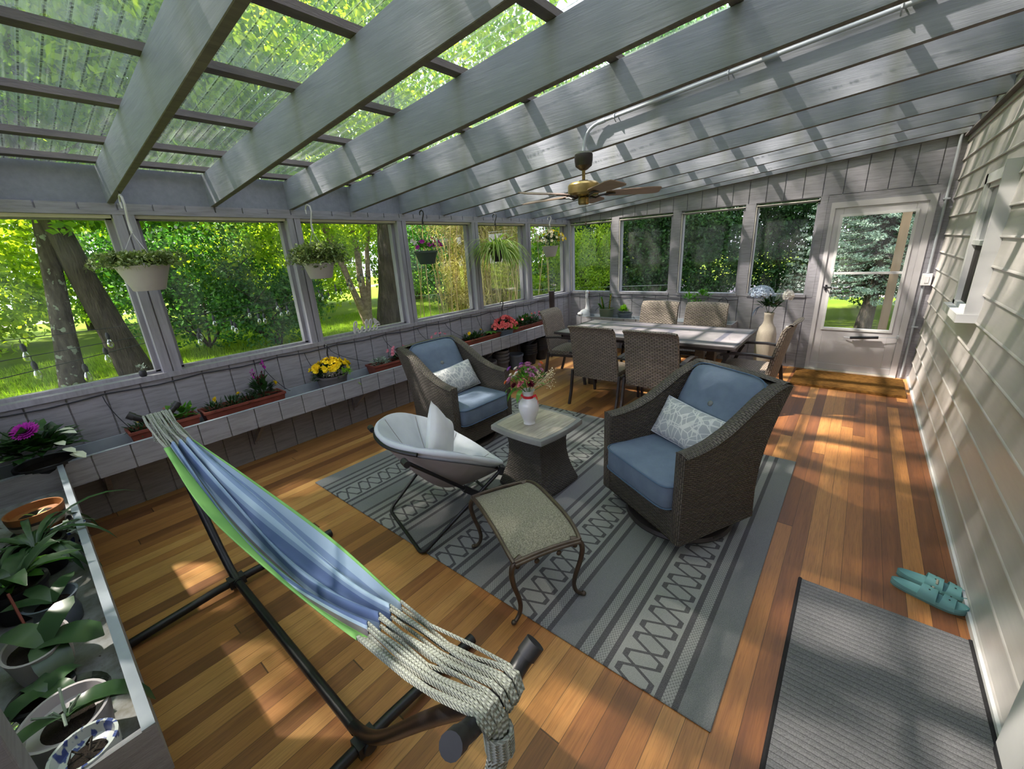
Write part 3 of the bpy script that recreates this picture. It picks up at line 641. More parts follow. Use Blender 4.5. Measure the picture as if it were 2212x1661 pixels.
# ---- near wall (mostly behind the camera) and the corner post seen at lower left
b = MB(); b.box(-0.14, W, YN-0.12, YN-0.012, 0, ZS-0.03)
k = 0.0
while k < W: b.box(k+0.005, min(W, k+0.195), YN-0.012, YN, 0, ZS-0.03); k += 0.2
b.hexa([(-.14, YN-.12, ZT), (W, YN-.12, ZT), (W, YN, ZT), (-.14, YN, ZT), (-.14, YN-.12, rz_(0)), (W, YN-.12, rz_(W)), (W, YN, rz_(W)), (-.14, YN, rz_(0))])
b.box(-0.14, W, YN-0.14, YN+0.02, ZS-0.03, ZS)
S(b.build('wall_near', M['clad'], smooth=False))
for x in (0.0, 0.9, 1.88, 3.9, 4.7):
    b = MB(); b.box(x-0.06, x+0.06, YN-0.12, YN, ZS, ZT); S(b.build('trim_%d' % ti, M['trim'], smooth=False)); ti += 1
b = MB(); b.box(2.892, 2.985, YN-0.08, -6.915, 0.0, rz_(2.9)); bevel(S(b.build('trim_%d' % ti, M['clad'], smooth=False)), 0.004); ti += 1
# ---- rafters, battens, corrugated roof
YK = [-6.044+0.6217*k for k in range(-3, 10)]+[0.0-0.045]
for y in YK:
    b = MB(); x1 = W-0.005
    b.prism([(-0.42, rz_(-0.42)+0.06), (-0.40, rz_(-0.40)), (x1, rz_(x1)), (x1, rz_(x1)+RH), (-0.42, rz_(-0.42)+RH)], y, y+0.040)
    b.mi[3] = 1; bevel(S(b.build('rafter', [M['rafter'], M['purlin']], smooth=False)), 0.003, 1)
for x in (-0.38, 0.155-0.115, 0.46, 1.07, 1.68, 2.29, 2.90, 3.51, 4.12, 4.70):
    b = MB(); zz = rz_(x)+RH; b.prism([(x-0.028, zz), (x+0.028, zz+0.0049), (x+0.028, zz+0.038), (x-0.028, zz+0.033)], -8.3, 0.16)
    S(b.build('roof_batten', M['purlin'], smooth=False))
# sheets 0.62 wide lapped; an upper and a lower row lapped at x=1.68
def sheet(x0, x1, lift):
    b = MB(); y = -8.4; n = int(8.75/0.0667*10); pf = [-1, -1, -0.6, 0.6, 1, 1, 1, 0.6, -0.6, -1]
    vs = []
    for i in range(n+1):
        yy = y+i*0.00667; h = 0.0085*pf[i % 10]+0.0095+0.037+lift
        for x in (x0, (x0+x1)/2, x1): vs.append((x, yy, rz_(x)+RH+h))
    fs = []
    for i in range(n):
        for k in (0, 1): fs.append((i*3+k, i*3+k+1, (i+1)*3+k+1, (i+1)*3+k))
    b.add(vs, fs); return b
S(sheet(-0.5, 1.86, 0.0).build('ceiling', M['roof'], smooth=False)); S(sheet(1.66, W, 0.012).build('ceiling', M['roof'], smooth=False))
# ================================================================ outside
GZ = -0.35
b = MB(); b.grid(lambda u, v: (-60+120*u, -40+110*v, GZ+0.0-0.012*max(0, -( -60+120*u)-12)), 40, 40); S(b.build('lawn', M['lawn']))
o = bpy.data.objects['lawn']; o['label'] = 'sunlit green lawn around the porch'
b = MB(); b.grid(lambda u, v: (-27-3.0*sin(v*3)-3.0*u, -30+70*v, GZ+0.02-0.012*(15+3*sin(v*3)+3*u)), 2, 30); S(b.build('driveway', M['road']))
b = MB(); b.box(-6, 12, 11.5, 15.5, GZ, GZ+0.02); S(b.build('driveway', M['road'], smooth=False))
rng = np.random.default_rng(5)
def cloud(name, mat, parent, ells, n, size, seed=0, flat=0.0, aspect=0.55, shell=0.55, droop=0.0):
    """leaf cloud: one mesh of bent diamond leaves in a set of ellipsoids (cx,cy,cz,rx,ry,rz[,weight])"""
    r = np.random.default_rng(seed)
    wgt = np.array([e[6] if len(e) > 6 else (e[3]*e[4]*e[5])**0.67 for e in ells]); wgt = wgt/wgt.sum()
    idx = r.choice(len(ells), n, p=wgt); E = np.array([e[:6] for e in ells], dtype=float)[idx]
    d = r.normal(size=(n, 3)); d /= np.linalg.norm(d, axis=1)[:, None]
    rad = (shell+(1-shell)*r.random(n))[:, None]
    # twig-like clumping
    P = E[:, :3]+d*E[:, 3:]*rad
    K = max(8, n//26); cen = P[r.integers(0, n, K)]; a = r.integers(0, K, n); m = r.random(n) < 0.7
    sc = np.minimum(E[:, 3:].min(axis=1), 1.2)[:, None]*0.16
    P = np.where(m[:, None], cen[a]+r.normal(size=(n, 3))*sc*np.array([1, 1, 0.55]), P)
    nr = d*0.6+r.normal(size=(n, 3)); nr[:, 2] = nr[:, 2]*(1-flat)+flat*1.6; nr /= np.linalg.norm(nr, axis=1)[:, None]
    t = np.cross(nr, r.normal(size=(n, 3))); t /= np.linalg.norm(t, axis=1)[:, None]; s = np.cross(nr, t)
    t[:, 2] -= droop; L = (size*(0.6+0.8*r.random(n)))[:, None]
    V = np.empty((n, 4, 3)); V[:, 0] = P-t*L*0.5; V[:, 1] = P+s*L*aspect*0.5+nr*L*0.08; V[:, 2] = P+t*L*0.5; V[:, 3] = P-s*L*aspect*0.5+nr*L*0.08
    me = bpy.data.meshes.new(name); me.vertices.add(n*4); me.vertices.foreach_set('co', V.ravel())
    me.loops.add(n*4); me.loops.foreach_set('vertex_index', np.arange(n*4, dtype=np.int32)); me.polygons.add(n)
    me.polygons.foreach_set('loop_start', np.arange(0, n*4, 4, dtype=np.int32)); me.polygons.foreach_set('loop_total', np.full(n, 4, dtype=np.int32))
    me.materials.append(mat); me.update(calc_edges=True)
    o = bpy.data.objects.new(name, me); COL.objects.link(o)
    if parent is not None: o.parent = parent
    return o
def trunk(b, p, q, r_, r1, wob=0.15, n=9, k=12):
    p = Vector(p); q = Vector(q); pts = []
    for i in range(n+1):
        t_ = i/n; pts.append(p.lerp(q, t_)+Vector((random.uniform(-1, 1), random.uniform(-1, 1), 0))*wob*t_*(1 if 0 < i else 0)*0.5)
    rr_ = [r_*(1+0.35*math.exp(-i*1.2))*(1-i/n)+r1*i/n for i in range(n+1)]
    b.tube(pts, rr_, k); return pts
def branches(b, pts, i0, num, L, r_, up=0.4):
    tips = []
    for j in range(num):
        i = random.randint(i0, len(pts)-1); a = random.uniform(0, 2*pi); d = Vector((cos(a), sin(a), up+random.uniform(-.2, .4))).normalized()
        P = [pts[i]+d*L*t_+Vector((0, 0, 0.12*L*t_*t_))+Vector((random.uniform(-1, 1), random.uniform(-1, 1), random.uniform(-1, 1)))*0.05*L*t_ for t_ in (0, .25, .5, .75, 1)]
        b.tube(P, [r_, r_*.8, r_*.6, r_*.4, r_*.15], 6); tips.append(P[-1])
    return tips
GT = 'shade trees on the lawn'
def tree(label, x, y, r_, h, lean=(0, 0), ells=None, n=26000, size=0.13, bark='bark', leaf='lf_tree', seed=1, name='shade_tree', nb=10, L=3.0, group=None, i0=4, flat=0.3):
    t_ = thing(name, label, 'tree', (x, y, GZ), 0, group)
    b = MB(); random.seed(seed)
    pts = trunk(b, (0, 0, -0.1), (lean[0], lean[1], h), r_, r_*0.45, 0.2)
    branches(b, pts, i0, nb, L, r_*0.28)
    b.build('trunk', M[bark], t_)
    cloud('foliage', M[leaf], t_, ells, n, size, seed, flat=flat)
    return t_
R3 = lambda *a: a
# 1 lichen trunk in the first window
tree('mottled lichen-spotted upright tree seen through the leftmost window', -7.8, -6.28, 0.165, 9.5, (0.1, 1.3),
     [(-0.6, -1.5, 4.6, 2.6, 2.6, 1.1), (0.5, 1.6, 5.8, 3.2, 2.8, 1.6), (-0.4, 0, 8.2, 3.4, 3.4, 2), (-2.0, -2.0, 3.2, 1.8, 1.8, 0.9), (1.2, -1.6, 3.4, 1.2, 1.5, 0.5)], 30000, 0.15, 'lichen', 'lf_tree', 11)
# 2 thick leaning trunk
tree('thick tree leaning to the left beside the mottled trunk', -7.5, -5.28, 0.235, 9.0, (-0.6, -1.3),
     [(0.6, 2.2, 5.6, 3.3, 2.8, 1.5), (-1, -1, 7.5, 3.4, 3.4, 2.2), (1.8, 1.8, 3.7, 1.8, 2.0, 0.7), (0.8, 0.2, 3.3, 0.9, 1.1, 0.45)], 30000, 0.16, 'bark', 'lf_tree', 12)
# 3 oak
tree('massive dark-barked tree behind the hello sign window', -6.9, 0.72, 0.375, 11.5, (0.5, 1.2),
     [(2.5, -1.5, 8.6, 3.8, 3.6, 1.6), (4.5, 0.5, 10.0, 3.6, 3.4, 1.6), (0, 2, 9.0, 4.5, 4.0, 2.2), (-2, -3, 7.8, 3, 3, 1.6)], 30000, 0.18, 'bark', 'lf_tree', 13, nb=12, L=4.5, i0=6)
# 4 birch
t_ = thing('birch_tree', 'peeling multi-stemmed birch left of the massive dark trunk', 'tree', (-8.6, 0.95, GZ))
b = MB(); random.seed(4)
for (dx, dy, r_) in ((-0.3, -1.3, 0.10), (0.1, -0.1, 0.12), (0.4, -2.2, 0.075), (0.2, 0.8, 0.09)): trunk(b, (0, 0, 0.2 if dx > 0.2 else -0.1), (dx*2, dy*1.3, 7.5), r_, 0.03, 0.25)
b.tube([(0, 0, -0.2), (0, 0, 0.9)], [0.19, 0.15], 10); b.build('trunk', M['birch'], t_)
cloud('foliage', M['lf_yel'], t_, [(0, 0, 4.0, 2.2, 2.3, 1.4), (-0.5, -1.2, 2.9, 1.6, 1.9, 0.9), (0.3, -2.6, 3.6, 1.4, 1.4, 1.3), (0, 1, 6, 2.5, 2.5, 1.5), (-1, -3.2, 2.2, 1.6, 1.6, 0.8)], 24000, 0.12, 14)
# 5.. canopy trees left of / over the porch, give the dappled light and show through the roof
tree('tall tree whose crown shows through the clear roof', -3.6, -9.6, 0.26, 11, (1.6, 1.2),
     [(1.2, 2.2, 7.6, 2.6, 2.4, 1.0), (2.6, 0.4, 9.2, 3.0, 2.6, 1.1), (-1.6, 0.6, 6.6, 2.6, 2.6, 1.2), (4.6, 3.4, 9.0, 2.4, 2.2, 0.8), (0.5, 4.0, 6.6, 1.8, 1.6, .8, 0.9)], 33000, 0.15, 'bark', 'lf_tree', 21, L=3.5, i0=6)
tree('broad tree arching over the left side of the roof', -5.6, -8.9, 0.22, 9.5, (3.2, 3.2),
     [(2.4, 4.2, 6.0, 2.4, 2.4, 0.9), (3.6, 6.6, 7.2, 2.2, 2.2, 1.0, 1.6), (0.6, 6.0, 5.0, 2.2, 2.8, 1.0), (4.4, 9.2, 8.0, 2.2, 2.2, 0.9, 1.6), (2.0, 9.0, 6.2, 2.2, 2.4, 0.8, 1.2), (5.2, 5.6, 8.6, 2.2, 2.2, 0.9), (6.8, 7.8, 9.4, 2.2, 2.2, 0.9)], 27000, 0.14, 'bark', 'lf_yel', 22, L=3.0, i0=6)
# bushes and understorey behind the lawn
shr = [(-9.6, -3.4, 1.7, 2.1, 2.6, 'lf_mid', 0.11, 12000, 'dense dark green bush filling the second window'),
       (-7.9, -2.2, 1.0, 1.5, 1.5, 'lf_mid', 0.10, 7000, 'loose low shrub in front of the dense dark bush'),
       (-12.5, -8.5, 2.6, 3.0, 3.2, 'lf_yel', 0.15, 12000, 'sunlit yellow-green shrub beyond the leftmost window'),
       (-12.4, 0.2, 2.6, 2.8, 3.0, 'lf_yel', 0.14, 13000, 'bright yellow-green shrub behind the birch'),
       (-9.4, 5.6, 2.5, 2.6, 3.0, 'lf_mid', 0.13, 12000, 'green shrub mass right of the massive dark trunk'),
       (-5.0, 5.8, 1.0, 1.1, 1.0, 'lf_yel', 0.10, 5000, 'low bright shrub at the foot of the bamboo'),
       (-2.2, 4.4, 1.0, 1.0, 2.1, 'lf_yel', 0.065, 18000, 'lime-green shrub just outside the far left corner')]
for i, (x, y, rx, ry, rz2, lf, sz, n, lab) in enumerate(shr):
    t_ = thing('garden_shrub', lab, 'shrub', (x, y, GZ), 0, None)
    b = MB(); random.seed(30+i)
    for k in range(6): b.tube([(0, 0, 0), (random.uniform(-.5, .5)*rx, random.uniform(-.5, .5)*ry, rz2*0.5), (random.uniform(-.8, .8)*rx, random.uniform(-.8, .8)*ry, rz2*1.1)], [0.035, 0.025, 0.008], 6)
    b.build('stems', M['bark'], t_)
    cloud('foliage', M[lf], t_, [(0, 0, rz2*0.62, rx, ry, rz2*0.62), (rx*.4, ry*.4, rz2*1.0, rx*.6, ry*.6, rz2*.4), (-rx*.3, -ry*.5, rz2*.95, rx*.6, ry*.6, rz2*.45)], n, sz, 40+i, shell=0.3)
# distant tree belt, each tree of its own
belt = [(-17, -16, 'lf_tree'), (-20, -10, 'lf_yel'), (-21, -4.5, 'lf_tree'), (-17, -7.5, 'lf_yel'), (-16.5, -1.0, 'lf_mid'), (-18, 4, 'lf_yel'), (-14, 7.5, 'lf_tree'), (-13, 12, 'lf_mid'), (-7.5, 10.5, 'lf_tree'), (-3, 13, 'lf_mid'), (-26, 0, 'lf_tree'), (-26, -13, 'lf_tree')]
src = {}
for i, (x, y, lf) in enumerate(belt):
    od = sorted(range(len(belt)), key=lambda q: math.atan2(belt[q][1]+6.68, -(belt[q][0]-4.14))).index(i)
    nth = ['leftmost', 'second from left', 'third from left', 'fourth from left', 'fifth from left', 'sixth from left', 'sixth from right', 'fifth from right', 'fourth from right', 'third from right', 'second from right', 'rightmost'][od]
    lab = 'distant %s tree beyond the lawn, %s of the tree belt' % ({'lf_tree': 'mid-green', 'lf_yel': 'yellow-green', 'lf_mid': 'deep-green'}[lf], nth)
    if lf not in src:
        src[lf] = tree(lab, x, y, 0.24, 8.5, (0.3, 0.2), [(0, 0, 3.6, 3.0, 3.0, 2.4), (1, -1.5, 5.6, 2.6, 2.6, 2.2), (-1, 1.6, 7.2, 2.8, 2.8, 2.2), (0.5, 0.5, 9.4, 2.2, 2.2, 1.6), (0, 0, 1.6, 2.4, 2.4, 1.2)], 22000, 0.19, 'bark', lf, 60+i, 'distant_tree', group='trees in the distant belt')
    else:
        c = dup(src[lf]); c['label'] = lab; c.location = (x, y, GZ-0.2); c.rotation_euler = (0, 0, i*1.7); c.scale = (1, 1, 0.85+0.07*(i % 5))
# bamboo
t_ = thing('bamboo_clump', 'golden bamboo clump outside the fourth and fifth windows', 'bamboo', (-4.5, 2.5, GZ))
b = MB(); random.seed(9)
for k in range(190):
    x, y = random.gauss(0, 0.7), random.gauss(0, 0.85); h = random.uniform(3.0, 5.0); lx, ly = random.uniform(-.9, .9), random.uniform(-.9, .9)
    b.tube([(x, y, 0), (x+lx*.25, y+ly*.25, h*.5), (x+lx, y+ly, h)], [0.013, 0.011, 0.004], 5)
b.build('canes', M['cane'], t_)
cloud('foliage', M['lf_bam'], t_, [(0, 0, 2.6, 1.3, 1.6, 1.6), (0.2, -0.5, 1.3, 1.0, 1.2, 1.0), (0, 0.5, 4.0, 1.7, 1.8, 1.0)], 34000, 0.13, 71, aspect=0.16, droop=0.5, shell=0.2)
# arborvitae hedge beyond the far wall: three plants
for i, (x, y, lab) in enumerate(((-0.6, 5.6, 'dark evergreen hedge plant behind the second far window'), (1.0, 5.4, 'dark evergreen hedge plant behind the third far window'), (2.4, 6.6, 'dark evergreen hedge plant left of the blue spruce'), (-2.0, 6.6, 'dark evergreen hedge plant at the left end of the hedge'), (-3.3, 5.6, 'dark evergreen hedge plant seen through the left corner window'), (4.4, 8.8, 'dark evergreen hedge plant directly behind the blue spruce'), (6.2, 7.6, 'dark evergreen hedge plant right of the blue spruce'))):
    t_ = thing('hedge_tree', lab, 'hedge', (x, y, GZ)); b = MB(); b.tube([(0, 0, 0), (0, 0, 3.6)], [0.09, 0.03], 8); b.build('trunk', M['bark'], t_)
    cloud('foliage', M['lf_dark'], t_, [(0, 0, 1.6, 1.05, 0.8, 1.5), (0, 0, 3.0, 1.0, 0.8, 1.4), (0.3, 0, 4.2, 0.8, 0.7, 1.2)], 30000, 0.085, 80+i, shell=0.45)
# blue spruce
t_ = thing('blue_spruce', 'blue spruce outside the glazed white door', 'tree', (4.35, 5.5, GZ)); b = MB(); random.seed(3)
b.tube([(0.0, 0, -.1), (0.05, 0, 0.6), (0.1, 0.05, 3), (0.1, 0, 7)], [0.17, 0.13, 0.10, 0.02], 10)
sp = []; r = np.random.default_rng(8)
V = []; 
for k in range(300):
    z = 0.85+5.8*(k/300)**1.05; a = k*2.399; L = 1.75*(1-(z/7.6))+0.2
    d = Vector((cos(a), sin(a), 0.03)); p0 = Vector((0.1, 0, z)); sag = -0.12*L
    P = [p0+d*L*t2+Vector((0, 0, sag*sin(t2*2.6))) for t2 in (0, .33, .66, 1)]; b.tube(P, [0.022, 0.015, 0.01, 0.004], 5)
    for t2 in np.linspace(0.25, 1, 8):
        c = p0+d*L*t2+Vector((0, 0, sag*sin(t2*2.6))); sp.append((c.x, c.y, c.z-0.02, 0.19, 0.19, 0.045, 1.0))
b.build('trunk', M['bark'], t_)
cloud('needles', M['lf_spruce'], t_, sp, 210000, 0.06, 90, aspect=0.22, shell=0.0, flat=0.35)
# fence in the distance, car, deck post
t_ = thing('garden_fence', 'dark board fence at the back of the garden', 'fence', (-11.5, 8.2, GZ), 0.5)
b = MB()
for k in range(60): b.box(k*0.13, k*0.13+0.105, 0, 0.02, 0.05, 1.45)
b.build('fence_boards', M['fence'], t_, smooth=False)
b = MB(); b.box(0, 7.8, 0.02, 0.06, 0.3, 0.38); b.box(0, 7.8, 0.02, 0.06, 1.15, 1.23); b.build('fence_rail', M['fence'], t_, smooth=False)
c_ = thing('parked_car', 'white car parked beyond the hedge', 'car', (3.9, 12.6, GZ+0.02), 0)
b = MB(); pr = [(-2.2, 0.35), (-2.2, 0.75), (-1.9, 0.92), (-1.1, 1.0), (-0.5, 1.42), (0.9, 1.45), (1.6, 1.05), (2.15, 0.95), (2.25, 0.4)]
b.prism(pr, -0.85, 0.85); bevel(b.build('car_body', M['carwhite'], c_), 0.06, 3)
b = MB(); b.prism([(-0.95, 1.0), (-0.45, 1.37), (0.8, 1.39), (1.35, 1.04)], -0.87, 0.87); b.build('car_window', M['darkglass'], c_, smooth=False)
for x in (-1.4, 1.4):
    for y in (-0.80, 0.80): 
        b = MB(); b.tube([(x, y-0.11, 0.33), (x, y+0.11, 0.33)], 0.33, 20); wh = b.build('car_wheel', M['black'], c_)
        b = MB(); b.tube([(x, y-0.12, 0.33), (x, y+0.12, 0.33)], 0.19, 12); b.build('hub', M['conduit'], wh)
b = MB(); b.box(4.44, 4.53, 0.85, 0.94, GZ, 3.0); o = b.build('porch_post', M['postwood'], smooth=False); tag(o, 'tan wooden post just outside the glazed white door', 'post')
b = MB(); b.box(-0.3, 4.9, 0.14, 0.75, GZ, -0.03); b.build('back_step', M['road'], smooth=False); S(bpy.data.objects['back_step'])
# grass blades near the windows (countless)
n = 60000; r = np.random.default_rng(2); X = -1.0-11*r.random(n)**0.8; Y = -9+14*r.random(n)
V = np.empty((n, 3, 3)); h = 0.05+0.07*r.random(n); a = r.random(n)*6.28; wv = 0.006
V[:, 0] = np.stack([X-wv*np.cos(a), Y-wv*np.sin(a), np.full(n, GZ)], 1); V[:, 1] = np.stack([X+wv*np.cos(a), Y+wv*np.sin(a), np.full(n, GZ)], 1)
V[:, 2] = np.stack([X+(r.random(n)-.5)*.05, Y+(r.random(n)-.5)*.05, GZ+h], 1)
me = bpy.data.meshes.new('grass_blades'); me.from_pydata(V.reshape(-1, 3).tolist(), [], np.arange(n*3).reshape(-1, 3).tolist()); me.materials.append(M['blade_grass'])
o = bpy.data.objects.new('grass_blades', me); COL.objects.link(o); tag(o, 'short bright grass on the lawn outside the left windows', 'grass', kind='stuff')
# string lights outside the left wall
def string_light(lab, p, q, sag, nb, sc=1.0):
    t_ = thing('string_light', lab, 'string lights', tuple(p), 0, None)
    p = Vector(p); q = Vector(q); f = lambda t_: (q-p)*t_+Vector((0, 0, -sag*4*t_*(1-t_)))
    b = MB(); b.tube([f(i/30) for i in range(31)], 0.0035, 6); b.build('cord', M['cable'], t_)
    for k in range(nb):
        c = f((k+0.5)/nb); b = MB(); b.tube([c, c+Vector((0, 0, -0.05))], 0.003, 5); b.tube([c+Vector((0, 0, -0.045)), c+Vector((0, 0, -0.075)), c+Vector((0, 0, -0.115))], [0.010, 0.020, 0.017], 10); s_ = b.build('socket', M['black_plastic'], t_)
        b = MB(); b.lathe([(0.010, -0.115), (0.022, -0.14), (0.029, -0.17), (0.024, -0.195), (0.006, -0.212)], 12, tuple(c)); b.build('bulb', M['bulb'], s_)
string_light('nearest string of clear bulbs outside the leftmost window', (-0.35, -7.2, 1.06), (-6.55, 0.3, 1.55), 0.16, 14)
string_light('upper string of clear bulbs sagging across the lawn view', (-0.9, -7.6, 1.33), (-6.55, 0.25, 1.62), 0.30, 13)
string_light('middle string of clear bulbs with closely set sockets', (-0.6, -7.4, 1.17), (-6.55, 0.35, 1.48), 0.22, 16)
b = MB(); b.tube([(-7, 0.9, 0.62), (-3, 4.0, 0.60), (0.5, 5.0, 0.65)], 0.006, 6); o = b.build('garden_wire', M['conduit']); tag(o, 'thin grey wire strung between the massive dark trunk and the hedge', 'wire')
# ================================================================ rugs
def slab(name, lab, cat, x0, x1, y0, y1, h, mat, edge=None):
    cx, cy = (x0+x1)/2, (y0+y1)/2
    b = MB(); b.box(x0-cx, x1-cx, y0-cy, y1-cy, 0, h); o = b.build(name, mat, smooth=False); o.location = (cx, cy, 0.0005); tag(o, lab, cat); bevel(o, 0.003, 1)
    if edge:
        for s in (-1, 1):
            b = MB(); xx = s*((x1-x0)/2-0.004); b.tube([(xx, y0-cy, h*0.6), (xx, y1-cy, h*0.6)], 0.009, 8); b.build('binding', edge, o)
    return o
slab('area_rug', 'large grey rug with dark stripes and trellis bands in the middle of the floor', 'rug', 0.91, 3.975, -5.463, -3.015, 0.009, M['rug'])
slab('floor_mat', 'charcoal ribbed mat with black bound edges beside the sandals', 'mat', 4.14, 4.765, -5.75, -4.414, 0.010, M['mat'], M['matedge'])
slab('doormat', 'brown coir doormat in front of the white door', 'doormat', 3.67, 4.725, -0.85, -0.16, 0.03, M['coir'])
# ================================================================ wicker swivel armchairs
def arm_chair(lab, loc, rz):
    T = thing('wicker_armchair', lab, 'armchair', loc, rz, 'grey wicker swivel armchairs with blue cushions')
    b = MB(); b.lathe([(0.27, 0.0), (0.33, 0.0), (0.336, 0.012), (0.325, 0.032), (0.27, 0.036), (0.27, 0.0)], 48, (0, 0.34, 0), caps=False); b.box(-0.33, 0.33, 0.31, 0.37, 0.01, 0.03); b.lathe([(0.03, 0.03), (0.03, 0.10)], 12, (0, 0.34, 0)); b.box(-0.24, 0.24, 0.30, 0.38, 0.02, 0.04); b.box(-0.03, 0.03, 0.1, 0.58, 0.08, 0.10)
    b.build('swivel_base', M['frame_dk'], T)
    top = [(0, .655), (.10, .662), (.20, .680), (.33, .728), (.45, .795), (.56, .862), (.66, .905), (.745, .925), (.80, .905)]
    def topf(s):
        s = s*(len(top)-1); i = min(int(s), len(top)-2); f = s-i
        return top[i][0]*(1-f)+top[i+1][0]*f, top[i][1]*(1-f)+top[i+1][1]*f
    Wd = 0.37; th = 0.07; zb = 0.10
    def sideP(s, h, x):
        d1, z1 = topf(s); d0 = 0.60*s
        d = d0+(d1-d0)*h-0.085*sin(pi*h)*s*s; z = zb+(z1-zb)*h
        return (x*(1-0.10*d/0.8), d, z)
    b = MB()
    for sgn in (-1, 1):
        xo, xi = sgn*Wd, sgn*(Wd-th)
        uvf = lambda u, v: (u*0.75, v*(0.57+0.27*u))
        b.grid(lambda u, v: sideP(u, v, xo), 26, 18, uvf, flip=(sgn < 0))
        b.grid(lambda u, v: sideP(u, v, xi), 26, 18, uvf, flip=(sgn > 0))
        # arm cap: rounded, braid runs along the arm
        def cap(u, v):
            x, d, z = sideP(u, 1.0, xo+(xi-xo)*v); 
            return (x+(0.012*sgn if v < .5 else -0.012*sgn)*(abs(v-.5)*2)**2, d-0.012*0, z+0.014*sin(pi*v)-0.004)
        b.grid(cap, 30, 6, lambda u, v: (v*0.08+0.3, u*0.95), flip=(sgn > 0))
        b.grid(lambda u, v: (xo+(xi-xo)*u, -0.006*sin(pi*u), zb+(0.665-zb)*v), 3, 14, lambda u, v: (v*0.56, u*0.07), flip=(sgn > 0))
        b.grid(lambda u, v: (sideP(1, v, xo+(xi-xo)*u)), 3, 14, lambda u, v: (u*.07, v*.8), flip=(sgn < 0))
    # back: outer and inner face between the sides
    def backP(u, v, off):
        x, d, z = sideP(1.0, v, Wd*(2*u-1)); return (x, d+off, z+0.012*sin(pi*u)*v)
    b.grid(lambda u, v: backP(u, v, 0.0), 12, 16, lambda u, v: (u*.68, v*.84))
    b.grid(lambda u, v: backP(u, v, -0.075), 12, 16, lambda u, v: (u*.68, v*.84), flip=True)
    b.grid(lambda u, v: (backP(u, 1, 0)[0], 0.812-0.10*v, backP(u, 1, 0)[2]+0.016*sin(pi*v)+0.02*v), 14, 5, lambda u, v: (u*.68, v*.10))
    # front apron and seat deck, underside
    b.grid(lambda u, v: ((2*u-1)*(Wd-th+0.002), 0.006, zb+(0.285-zb)*v), 8, 5, lambda u, v: (u*.6, v*.2))
    b.grid(lambda u, v: ((2*u-1)*(Wd-th), v*0.60, 0.285), 4, 4, lambda u, v: (u*.6, v*.6))
    b.grid(lambda u, v: ((2*u-1)*(Wd-0.004)*(1-0.075*v), v*0.60, zb), 4, 4, lambda u, v: (u*.6, v*.6), flip=True)
    b.build('wicker_shell', M['wk_dark'], T, auto=50)
    # seat cushion
    def cush(x, y, z, rx, ry, rzz, name, e=0.22, crown=0.012, rot=None):
        b = MB(); nu, nv = 48, 20
        b.ell((0, 0, 0), (rx, ry, rzz), nu, nv, e)
        b.v = [(p[0], p[1], p[2]+(crown if p[2] > 0 else -crown*0.3)*max(0, (1-(p[0]/rx)**2)*(1-(p[1]/ry)**2))+0.002*mnoise.noise(Vector(p)*9)) for p in b.v]
        o = b.build(name, M['blue_cloth'], T, auto=80); o.location = (x, y, z)
        if rot: o.rotation_euler = rot
        b = MB()
        sp = lambda q: math.copysign(abs(q)**e, q)
        for s in (-1, 1):
            b.tube([((rx+0.001)*sp(cos(a)), (ry+0.001)*sp(sin(a)), s*rzz*0.80) for a in [2*pi*i/64 for i in range(64)]], 0.0045, 6, closed=True)
        b.build('piping', M['blue_pipe'], o); return o
    cush(0, 0.235, 0.372, 0.298, 0.285, 0.088, 'seat_cushion')
    bc = cush(0, 0.620, 0.695, 0.285, 0.245, 0.085, 'back_cushion', e=0.34, crown=0.04, rot=(radians(61), 0, 0))
    # button and dimple in the back cushion
    me = bc.data
    for v in me.vertices:
        r = sqrt(v.co.x**2+(v.co.y)**2)
        if v.co.z > 0: v.co.z -= 0.040*math.exp(-(r/0.05)**2)+0.004*sin(math.atan2(v.co.y, v.co.x)*7)*math.exp(-((r-.08)/.06)**2)
    b = MB(); b.ell((0, 0, 0), (0.019, 0.019, 0.010), 14, 8); b.lathe([(0.0152, 0), (0.019, -0.003), (0.0175, 0.002)], 14, caps=False); b.build('tufting_button', M['button'], bc, loc=(0, 0, 0.088))
    return T
CR = thing  # alias keeps names short
arm1 = arm_chair('wicker swivel armchair with blue cushions at the right edge of the rug', ((3.572+2.96)/2, (-4.67-4.31)/2, 0.0095), 0)
arm1.rotation_euler = (0, 0, math.atan2(0.875, 0.485)-pi/2)
arm2 = arm_chair('wicker swivel armchair with blue cushions beneath the tray at the left wall', (1.665, -4.165, 0.0095), 0)
arm2.rotation_euler = (0, 0, pi/2-0.03)
# dent in the high resolution of the cushion grid is enough; lumbar pillows
def pillow_mesh(w_, h_, t_, n=24, e=0.5, corner=0.10):
    b = MB()
    def f(u, v, s):
        x = 2*u-1; y = 2*v-1
        z = t_*0.5*max(0, (1-abs(x)**2.6))**e*max(0, (1-abs(y)**2.6))**e
        k = 1-corner*(1-abs(x*y))*0.5*(x*x+y*y)*0.5
        wr = 0.004*mnoise.noise(Vector((x*4, y*4, s)))
        return (x*w_/2*(1-corner*(1-y*y)*0+0-corner*abs(x)*(1-abs(y))*0.35), y*h_/2*(1-corner*abs(y)*(1-abs(x))*0.6), s*(z-0.0004)+wr*(1-x*x)*(1-y*y))
    b.grid(lambda u, v: f(u, v, 1), n, n, lambda u, v: (u*w_, v*h_)); b.grid(lambda u, v: f(u, v, -1), n, n, lambda u, v: (u*w_, v*h_+1.3), flip=True)
    # side seam strip
    rim = []
    return b
def place_on(ch, o, loc, rot):
    o.matrix_world = Matrix.LocRotScale(ch.location, ch.rotation_euler.to_quaternion(), None) @ Matrix.LocRotScale(Vector(loc), __import__('mathutils').Euler(rot).to_quaternion(), None)
